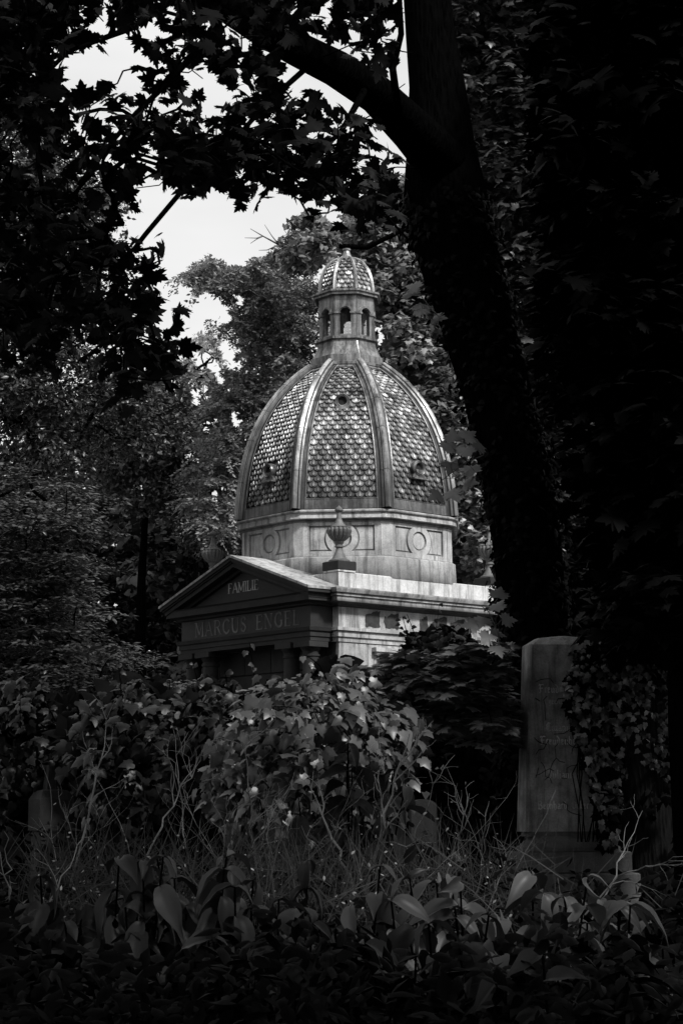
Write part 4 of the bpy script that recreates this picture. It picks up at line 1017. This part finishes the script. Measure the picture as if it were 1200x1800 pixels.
# tendrils on slab
tn = MB()
for i in range(22):
    x_ = R.uniform(-wt*.9, wt*.5); z_ = R.uniform(z_s0+.1, z_s1-.05); pts = [(x_, z_)]
    a = R.uniform(0, 2*PI)
    for j in range(5): a += R.normal()*.5; pts.append((pts[-1][0]+.045*math.cos(a), pts[-1][1]+.045*math.sin(a)))
    tn.tube([(u, -dep-.004+(v-z_s0)/(z_s1-z_s0)*dep*.14, v) for u, v in pts if abs(u) < wt], .0028, 4)
tn.build('dry_tendrils', m_bark, hs)
# ivy hanging over the right part of the headstone
iv = thing('climbing_ivy', 'climbing ivy hanging over the right side of the tall headstone', 'ivy', tuple(hc*[1, 1, 0]))
ivp = [(1000, 1150), (1050, 1125), (1120, 1160), (1120, 1260), (1100, 1300), (1085, 1480), (1058, 1490), (1044, 1400), (1022, 1320), (1000, 1255), (990, 1190), (1012, 1165)]
C = spoly(ivp, 1000, 15.5, 15.8); x_, y_, _ = proj(C); C = C[(np.sin(x_*.13+y_*.05)+np.sin(y_*.09-x_*.04) > -.9)]; x_, y_, _ = proj(C)
L = Leaves(); L.add(C-np.array(iv.location), np.array([0, -1, .35])+R.normal(size=C.shape)*.45, R.uniform(.04, .085, len(C)), np.array([0, 0, -1])+R.normal(size=C.shape)*.5)
C2 = spoly([(1090, 1120), (1200, 1180), (1200, 1400), (1120, 1330)], 260, 15.2, 15.4); L.add(C2-np.array(iv.location), np.array([0, -1, .35])+R.normal(size=C2.shape)*.5, .055, np.array([0, 0, -1])+R.normal(size=C2.shape)*.5)
L.build('leaves', T_IVY, m_ivy_s := leafmat('headstone_ivy', .002, .20, .4, .05, .4, (7, .04, 1.4)), iv)
L2 = Leaves(); C3 = spoly(ivp, 1300, 15.62, 15.82); x_, y_, _ = proj(C3); C3 = C3[(x_ > 1010) | (R.random(len(C3)) < .3)]; L2.add(C3-np.array(iv.location), np.array([0, -1, .2])+R.normal(size=C3.shape)*.4, .09, np.array([0, 0, -1])+R.normal(size=C3.shape)*.5); L2.build('shaded_leaves', T_IVY, m_lright, iv)  # near-black backing leaves paint the shade behind the ivy
sm = MB()
for i in range(12):
    x_ = R.uniform(1010, 1085); q_ = [at(x_+R.normal()*6+k*2, 1480-k*60, 15.75)-np.array(iv.location) for k in range(6)]; sm.tube(q_, .005, 5)
sm.build('stems', m_bark, iv)

m_grave = stone('grave_stone', .004, .016, .6, .5, .9, dirt=.7)
def small_grave(label, px, ytop, ybot, Y, wpx, kind, rz=0):
    c_ = at(px, ytop, Y); t_ = thing('small_gravestone', label, 'gravestone', (c_[0], Y, 0), rz, 'small gravestones in the undergrowth')
    z = lambda py: zat(c_[0], Y, py); w = wpx*Y/FPX/2; m_ = MB()
    if kind == 'obelisk':
        m_.box(-w*.85, w*.85, -w*.85, w*.85, 0, z(ytop+110)-.02, .01); m_.build('shaft', m_grave, t_)
        c2 = MB(); zz = z(ytop+60); c2.loft([rect(-w, w, -w, w, z(ytop+110)-.018), rect(-w, w, -w, w, zz), rect(-w*.75, w*.75, -w*.75, w*.75, zz+.06), rect(-w*.4, w*.4, -w*.4, w*.4, zz+.07), rect(-w*.25, w*.25, -w*.25, w*.25, z(ytop))]); c2.build('cap', m_grave, t_)
    else:
        m_.box(-w*.9, w*.9, -.09, .09, 0, z(ytop+90)-.004, .01); m_.build('plinth', m_grave, t_)
        c2 = MB(); zb_ = z(ytop+90); zt_ = z(ytop); pts = [(-w*.8, zb_), (w*.8, zb_), (w*.8, zt_-w*.4)]+[(w*.8*math.cos(a), zt_-w*.4+w*.4*math.sin(a)) for a in np.linspace(.2, PI-.2, 9)]+[(-w*.8, zt_-w*.4)]
        vs, fs = fill2d([pts], .12, lambda u, v, o: (u, o, v)); c2.add(vs, fs); c2.build('slab', m_grave, t_)
small_grave('small gravestone with a broken spire cap among shrubs at the left edge', 92, 1345, 1500, 13, 62, 'obelisk', rad(28))
small_grave('narrow rounded gravestone behind twigs between the ivy mound and the trunk', 742, 1405, 1570, 14, 56, 'slab', rad(8))
small_grave('dim gravestone sunk in the undergrowth left of the ivy mound', 200, 1395, 1500, 14, 40, 'slab', rad(-10))

# ------------------------------------------------------------------ ivy mounds
def mound(name, label, cat, poly, Y0, Y1, n_, size, tm, mat, coreY, nrm=(0, -.8, .6), spread=.4, hang=True, core=True, rl=.5, clump=.12):
    xs_ = [p_[0] for p_ in poly]; ys_ = [p_[1] for p_ in poly]; b_ = at((min(xs_)+max(xs_))/2, max(ys_), (Y0+Y1)/2); b_[2] = 0
    t_ = thing(name, label, cat, tuple(b_)); per = 13; K = n_//per
    C0 = spoly(poly, K, Y0-.25, Y1+.25); x_, y_, _ = proj(C0)
    cx_, hw_ = (min(xs_)+max(xs_))/2, (max(xs_)-min(xs_))/2
    side = (x_-cx_)/hw_; top = np.clip(1-(y_-min(ys_))/(max(ys_)-min(ys_)), 0, 1)
    C0 = C0+np.column_stack([0*side, (side**2+top**3)*.5*(Y1-Y0+.4), 0*side])
    i_ = np.repeat(np.arange(K), per); n_ = len(i_); rr3 = clump*R.uniform(.6, 1.4, K)
    off = sph(n_)*(R.random(n_)[:, None]**.5)*rr3[i_][:, None]; off[:, 1] *= .6
    C = C0[i_]+off; ori = R.normal(size=(K, 3))*.35
    Nn = np.column_stack([side[i_]*.5, -.6+0*i_, .25+.9*top[i_]**2])+ori[i_]+off/clump*.35+R.normal(size=C.shape)*spread
    T_ = np.array([0, 0, -1.])+R.normal(size=C.shape)*.5 if hang else R.normal(size=C.shape)
    Q = (.6*R.random(K)[i_]+.4*R.random(n_))**1.2
    L = Leaves(); L.add(C-b_, Nn, size*(R.uniform(.75, 1.2, K)[i_])*(1+R.normal(size=n_)*.25).clip(.45, 1.6), T_, Q)
    m_ = MB()
    # stray shoots beyond the outline
    for k_ in range(10 if n_ > 700 else 5):
        q0 = C0[int(R.integers(0, K))]; dz = np.array([R.normal()*.25, -.05, R.uniform(.25, .75)]); pts = [q0+dz*s_+np.array([0, 0, -.25*s_*s_])*(R.random() < .5) for s_ in (0, .35, .7, 1)]
        pts = [p_*.62+q0*.38 for p_ in pts]; m_.tube([p_-b_ for p_ in pts], [.005, .004, .003, .002], 4)
        for f in np.linspace(.2, 1, 6):
            pp = pts[0]*(1-f)+pts[3]*f; L.add((pp-b_)[None]+R.normal(size=(1, 3))*.02, np.array([[R.normal()*.5, -.7, .5]]), size*R.uniform(.5, 1)*(1.1-.4*f), np.array([[R.normal(), 0, -.6]]))
    L.build('leaves', tm, mat, t_)
    if core:
        LI = Leaves(); nI = int(n_*(1.6 if 'thicket' in name else .7)); CI = spoly([(cx_+(x-cx_)*.93, max(ys_)+(y-max(ys_))*.94) for x, y in poly], nI, coreY-.1, coreY+.6)
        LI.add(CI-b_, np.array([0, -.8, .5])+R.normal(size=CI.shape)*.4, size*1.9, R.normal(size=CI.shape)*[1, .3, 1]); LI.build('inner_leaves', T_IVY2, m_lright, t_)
    if m_.v: m_.build('stems', m_bark, t_)
    return t_
mound('ivy_mound', 'big mound of pale broad ivy leaves in front of the porch columns', 'ivy', [(376, 1320), (395, 1270), (430, 1238), (452, 1215), (500, 1198), (540, 1188), (572, 1175), (588, 1140), (602, 1142), (612, 1170), (638, 1190), (655, 1212), (690, 1235), (730, 1250), (745, 1290), (700, 1320), (720, 1400), (650, 1460), (560, 1480), (440, 1470), (360, 1430), (355, 1360)], 10.6, 11.6, 4200, .085, T_IVY, m_ivy, 11.9)
mound('ivy_mound', 'small ivy-covered bush with glossy leaves left of the big pale mound', 'ivy', [(335, 1265), (345, 1220), (375, 1210), (395, 1220), (410, 1212), (415, 1230), (400, 1240), (420, 1300), (330, 1300)], 12.2, 12.6, 420, .08, T_IVY2, m_ivyd, 12.9)
mound('ivy_mound', 'low dark ivy hedge along the left under the layered shrub', 'ivy', [(90, 1310), (110, 1255), (150, 1215), (200, 1192), (260, 1190), (300, 1215), (330, 1250), (380, 1270), (400, 1400), (240, 1440), (80, 1430)], 12.2, 13.0, 1500, .095, T_IVY, m_ivyd, 13.3)
mound('ivy_mound', 'black ivy mass at the far left edge', 'ivy', [(-60, 1180), (60, 1200), (120, 1240), (140, 1420), (-60, 1460)], 13.2, 14, 800, .1, T_IVY, m_ivyd, 14.3)
mound('ivy_clump', 'rounded dark ivy clump against the mausoleum side wall', 'ivy', [(700, 1160), (720, 1130), (750, 1112), (790, 1108), (825, 1120), (845, 1150), (850, 1180), (690, 1180)], 17, 17.6, 900, .075, T_IVY2, m_ivyd, 17.9)
# layered maple sapling
SP = [(650, 1185), (700, 1150), (780, 1150), (860, 1130), (895, 1150), (900, 1290), (860, 1330), (820, 1290), (760, 1300), (700, 1260)]
C = spoly(SP, 130, 14.8, 16.2); b_ = at(850, 1700, 15.6); b_[2] = 0
tree('maple_sapling', 'young maple with layered light-edged leaves left of the leaning trunk', 'sapling', b_, at(830, 1160, 15.6), .035, C, .2, 26, .12, T_MAPLE, leafmat('sapling_leaf', .04, .36, .35, .15, .5), flat=.3, up=1.4, out=.15, spread=.28, tip=.004, keep=lambda P: proj(P)[0] < 900)
mound('dark_thicket', 'dark shadowed thicket under the young maple beside the trunk', 'bush', [(690, 1225), (760, 1225), (900, 1225), (905, 1640), (640, 1660)], 18, 18.6, 500, .1, T_IVY, m_lright, 18.9)
mound('dark_thicket', 'dark thicket between headstone and right picture edge', 'bush', [(1080, 1150), (1260, 1150), (1260, 1650), (1080, 1650)], 16.6, 17.4, 900, .1, T_IVY, m_lright, 17.7)
mound('dark_thicket', 'dark thicket behind the leaning trunk and headstone', 'bush', [(880, 980), (1120, 980), (1120, 1600), (880, 1600)], 19, 20, 1500, .13, T_IVY, m_lright, 20.4)
mound('dark_thicket', 'dark thicket at the foot of the porch behind the ivy', 'bush', [(-60, 1280), (720, 1280), (720, 1640), (-60, 1640)], 16, 17, 1200, .11, T_IVY, m_lright, 17.4)

# ------------------------------------------------------------------ undergrowth in front
def shrub(name, label, px, ytop, Y, wid, nst, size, mat, tm=T_BROAD, droop=.5, pairs=6, group=None, lean=0, stemm=None, rows=1.0):
    c_ = at(px, ytop, Y); b_ = np.array([c_[0], Y, 0.]); t_ = thing(name, label, 'shrub', tuple(b_), 0, group)
    m_ = MB(); L = Leaves(); Ht = c_[2]
    for i in range(nst+7):
        ex = R.normal()*wid*.5+lean; ey = R.normal()*wid*.4; ez = Ht*(1-abs(R.normal())*.16)
        a = np.array([ex*.25, ey*.25, 0]); e_ = np.array([ex, ey, ez]); mid = (a+e_)/2+R.normal(size=3)*.05
        ts = np.linspace(0, 1, 8); q_ = [(1-s_)**2*a+2*s_*(1-s_)*mid+s_*s_*e_ for s_ in ts]; m_.tube(q_, np.linspace(.008, .003, 8), 5)
        for k in range(pairs):
            s_ = 1-k*rows*.06; pt = (1-s_)**2*a+2*s_*(1-s_)*mid+s_*s_*e_; ang = k*PI/2+i*1.3+R.normal()*.3
            for sg in (0, PI):
                d_ = np.array([math.cos(ang+sg), math.sin(ang+sg), 0]); dirv = d_*1.0+np.array([0, 0, .2-.6*droop+R.normal()*.3])
                nn_ = np.array([0, -.25, 1.])+d_*.5*droop+R.normal(size=3)*.35; tt3 = np.cross(nn_, dirv)
                L.add(pt[None], nn_[None], size*R.uniform(.5, 1.35)*(1-.04*k if k else .75), -np.cross(dirv, nn_)[None]*0+np.cross(unit(dirv), unit(nn_))[None]*0+dirv[None])
    m_.build('stems', stemm or m_bark, t_); L.build('leaves', tm, mat, t_)
    return t_
# leafmesh uses u = T x N, v = N x u -> v follows T
gS = 'broad-leaved shrubs of the dark undergrowth'
SH = [('leafy_shrub', 'young shrub with large drooping leaves rising before the big ivy mound', 590, 1300, 8.0, .35, 4, .125, m_ub, .5),
      ('leafy_shrub', 'broad-leaved shrub with lighter leaves at lower right before the headstone', 880, 1530, 5.6, .35, 5, .12, m_bb, .3),
      ('leafy_shrub', 'arching shrub with pointed leaves in front of the headstone plinth', 1040, 1545, 5.4, .25, 3, .12, m_bb, .5),
      ('leafy_shrub', 'drooping dark-leaved shrub at lower left by the spire gravestone', 190, 1490, 5.8, .3, 4, .125, m_ub, .9),
      ('leafy_shrub', 'drooping shrub left of centre below the dry twigs', 350, 1500, 5.8, .28, 4, .125, m_ub, 1.0),
      ('leafy_shrub', 'drooping shrub at the centre below the dry twigs', 510, 1510, 5.6, .28, 4, .12, m_ub, 1.0),
      ('leafy_shrub', 'dark shrub at the left picture edge near the bottom', 30, 1560, 5.6, .3, 4, .12, m_ub, .7),
      ('leafy_shrub', 'low dark shrub at the bottom left corner', 120, 1650, 5.0, .35, 5, .13, m_ud, .6),
      ('leafy_shrub', 'low dark shrub left of the bottom centre', 330, 1640, 5.0, .35, 5, .13, m_ud, .6),
      ('leafy_shrub', 'low shrub at the bottom centre', 560, 1620, 5.0, .35, 5, .13, m_ub, .6),
      ('leafy_shrub', 'low shrub with upright leaves right of the bottom centre', 740, 1600, 5.0, .32, 5, .13, m_ub, .5),
      ('leafy_shrub', 'low shrub at the bottom below the headstone', 960, 1640, 4.8, .35, 6, .13, m_ub, .5),
      ('leafy_shrub', 'low dark shrub in the bottom right corner', 1140, 1640, 4.9, .35, 5, .13, m_ud, .6)]
for nm, lb_, px, yt, Y, wd_, ns, sz, mt, dr_ in SH:
    shrub(nm, lb_, px, yt, Y, wd_, ns+2, sz*1.25, mt, droop=dr_, group=gS)
# fine undergrowth as ground cover
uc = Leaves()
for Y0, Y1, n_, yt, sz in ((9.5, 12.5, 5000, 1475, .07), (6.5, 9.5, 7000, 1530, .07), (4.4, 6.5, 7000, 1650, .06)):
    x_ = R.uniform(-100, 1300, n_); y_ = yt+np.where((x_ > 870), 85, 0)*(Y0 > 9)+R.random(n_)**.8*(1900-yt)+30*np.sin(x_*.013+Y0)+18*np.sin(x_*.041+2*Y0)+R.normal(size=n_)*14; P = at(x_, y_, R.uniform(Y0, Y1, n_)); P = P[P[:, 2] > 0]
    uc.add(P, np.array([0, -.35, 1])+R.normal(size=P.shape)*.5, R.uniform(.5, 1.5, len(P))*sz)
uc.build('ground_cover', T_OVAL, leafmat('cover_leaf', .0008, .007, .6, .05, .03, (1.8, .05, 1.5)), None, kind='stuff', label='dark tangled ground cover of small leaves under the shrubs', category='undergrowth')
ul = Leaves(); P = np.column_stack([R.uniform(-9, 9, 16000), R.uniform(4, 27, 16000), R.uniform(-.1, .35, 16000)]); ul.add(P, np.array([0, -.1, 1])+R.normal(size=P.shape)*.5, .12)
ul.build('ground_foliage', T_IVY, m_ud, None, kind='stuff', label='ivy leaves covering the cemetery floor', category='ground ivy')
# dry twigs
tt_m, nn_m, ll_m = nt(m_twig); bb_m = nn_m['Principled BSDF']
sx_m = nn_m.new('ShaderNodeSeparateXYZ'); ll_m.new(coords(tt_m), sx_m.inputs[0]); nz_m = noise(tt_m, coords(tt_m), 9, 3)
ll_m.new(mul(tt_m, ramp(tt_m, mul(tt_m, sx_m.outputs[2], .4), [(.42, .02), (.62, .26)]), ramp(tt_m, nz_m, [(.35, .3), (.65, 1)])), bb_m.inputs['Base Color'])
def twig(label, px, ybot, px2, ytop, Y, r0, nb, mat=m_twig):
    a = at(px, ybot, Y); e_ = at(px2, ytop, Y+R.uniform(-.3, .3)); b_ = np.array([a[0], Y, 0.]); t_ = MB()
    H_ = np.linalg.norm(e_-a); dd0 = (e_-a)/max(e_[2]-a[2], .15); dd0[0] = np.clip(dd0[0], -.9, .9); dd0[1] = 0; root = a-dd0*(a[2]-.1)*np.array([1, 0, 0]); root[2] = .1
    pts = [root, a]
    for s_ in np.linspace(.15, 1, 8): pts.append(a*(1-s_)+e_*s_+R.normal(size=3)*.014*H_)
    t_.tube(np.array(pts)-b_, [r0*1.3, r0]+list(np.linspace(r0*.95, r0*.3, 8)), 5)
    def br(p0, d_, L_, r_, dep_):
        q_ = [p0]; dd = d_.copy()
        for j in range(4): dd = unit(dd+R.normal(size=3)*.26+[0, 0, .03]); q_.append(q_[-1]+dd*L_/4)
        t_.tube(np.array(q_)-b_, np.linspace(r_, r_*.35, 5), 4)
        if dep_ > 0:
            for j in range(int(R.integers(1, 4))): k_ = int(R.integers(1, 4)); br(q_[k_], unit(dd+R.normal(size=3)*.6), L_*.5, r_*.6, dep_-1)
    for j in range(nb):
        k_ = int(R.integers(2, 9)); d_ = unit((e_-a)/H_+np.array([R.normal()*.7, R.normal()*.3, .1])); br(pts[k_], d_, H_*R.uniform(.2, .5), r0*.55, 1)
    t_.build('dry_stem', mat, None, False, label=label, category='dry stem', group='bare dry stems above the undergrowth').location = tuple(b_)
TW = [('tall forked bare stem left, leaning toward the small spire gravestone', 155, 1440, 200, 1235, 7.5, .004, 4), ('bare stem arching right beside the left ivy hedge', 270, 1480, 350, 1330, 7.5, .004, 4),
      ('thin bare stem left of the big ivy mound', 330, 1500, 305, 1270, 8, .003, 3), ('pale straight bare stem before the left part of the ivy mound', 448, 1490, 430, 1290, 7.5, .004, 4),
      ('long thin bare stem crossing the ivy mound base', 440, 1500, 520, 1360, 7.8, .003, 4), ('thick pale forked stem right of the ivy mound', 655, 1520, 720, 1290, 7.5, .006, 6),
      ('slim stem left of the thick forked one', 690, 1480, 665, 1270, 8, .003, 3), ('curved bare stem under the ivy mound centre', 620, 1560, 555, 1395, 7.2, .007, 2),
      ('bare stem leaning right before the dark thicket', 690, 1560, 770, 1360, 7.6, .0035, 4), ('bare upright stem right of the rounded gravestone', 790, 1570, 820, 1390, 7.6, .004, 5),
      ('fine bare stem close to the headstone left side', 850, 1560, 845, 1440, 7.8, .003, 4), ('bare branched stem right of the headstone base', 1060, 1580, 1125, 1425, 6.5, .003, 4),
      ('long low bare stem reaching the right edge', 1085, 1540, 1200, 1505, 6.5, .003, 3), ('bare stem at the left picture edge', 20, 1600, 10, 1460, 6, .003, 3),
      ('low diagonal bare stem under the spire gravestone', 70, 1620, 150, 1470, 6, .003, 2), ('bare stems tangled at the centre', 560, 1540, 600, 1440, 7.4, .003, 5), ('short bare stem left of centre', 390, 1520, 400, 1400, 7.4, .003, 5),
      ('short fine stem before the ivy mound foot', 480, 1540, 470, 1430, 7.3, .003, 5), ('bare stem low at the right of the trunk', 860, 1590, 900, 1490, 7, .003, 4)]
for a in TW: twig(*a)
for i in range(26):
    x0_ = R.uniform(80, 900); twig('thin dry stem in the tangle of the foreground undergrowth', x0_, R.uniform(1540, 1620), x0_+R.normal()*70, R.uniform(1330, 1480), R.uniform(6.8, 8.4), R.uniform(.0012, .0022), int(R.integers(1, 4)))
# wispy dry grass between the stems
gr = Leaves(); n_ = 2600; x_ = np.concatenate([R.normal(500, 220, n_//2), R.uniform(60, 900, n_-n_//2)]); P = at(x_, R.uniform(1520, 1640, n_), R.uniform(6.4, 8.4, n_))
gr.add(P, np.array([0, -1, .2])+R.normal(size=P.shape)*.3, R.uniform(.10, .28, n_), np.array([0, 0, 1])+R.normal(size=P.shape)*.8)
gr.build('dry_grass', (np.array([(-.008, 0, 0), (.008, 0, 0), (.007, .5, .03), (-.007, .5, .03), (0, 1, -.02)], float), np.array([(0, 1, 2), (0, 2, 3), (3, 2, 4)])), plain('dry_grass', .018, .8), None, kind='stuff', label='wispy dry grass blades between the bare stems', category='dry grass')

bd = Leaves(); n_ = 260; x_ = R.uniform(60, 900, n_); P = at(x_, R.normal(1540, 55, n_), R.uniform(6, 7.5, n_)); bd.add(P, np.array([0, -1, .5])+R.normal(size=P.shape)*.5, R.uniform(.008, .02, n_))
bd.build('wildflower_buds', T_OVAL, leafmat('bud', .12, .4, .6, .1, .2), None, kind='stuff', label='tiny pale buds scattered through the undergrowth', category='buds')
SKYS, SUNS = .12, 5.0
# ------------------------------------------------------------------ sky, sun
W = bpy.data.worlds.new('World'); SC.world = W; W.use_nodes = True; t = W.node_tree; nn = t.nodes; ll = t.links
SUN_EL = rad(46); sd = np.array([.63, -.71]); sd /= np.linalg.norm(sd)
sky = nn.new('ShaderNodeTexSky'); sky.sky_type = 'NISHITA'; sky.sun_disc = False; sky.sun_elevation = SUN_EL; sky.sun_rotation = math.atan2(sd[0], sd[1])
bw = nn.new('ShaderNodeRGBToBW'); ll.new(sky.outputs[0], bw.inputs[0])
cl = noise(t, coords(t, (1, 1, 3), 'Generated'), 2.2, 5, .5)
v = mix(t, .8, bw.outputs[0], ramp(t, cl, [(.3, .78), (.7, 1.0)]))
n = nn.new('ShaderNodeMix'); n.data_type = 'FLOAT'; n.inputs[0].default_value = .85
ll.new(bw.outputs[0], n.inputs[2]); ll.new(mul(t, ramp(t, cl, [(.35, .74), (.65, 1.0)]), 8.8), n.inputs[3])
ll.new(n.outputs[0], nn['Background'].inputs[0]); nn['Background'].inputs[1].default_value = SKYS
L = bpy.data.lights.new('sun', 'SUN'); L.energy = SUNS; L.angle = rad(9); L.color = (1, .995, .985)
lo = bpy.data.objects.new('sun', L); COL.objects.link(lo)
dvec = Vector((-sd[0]*math.cos(SUN_EL), -sd[1]*math.cos(SUN_EL), -math.sin(SUN_EL)))
lo.rotation_euler = dvec.to_track_quat('-Z', 'Y').to_euler()
SC.cycles.max_bounces = 6; SC.cycles.diffuse_bounces = 3; SC.cycles.transmission_bounces = 4; SC.cycles.transparent_max_bounces = 4
SC.cycles.use_denoising = True
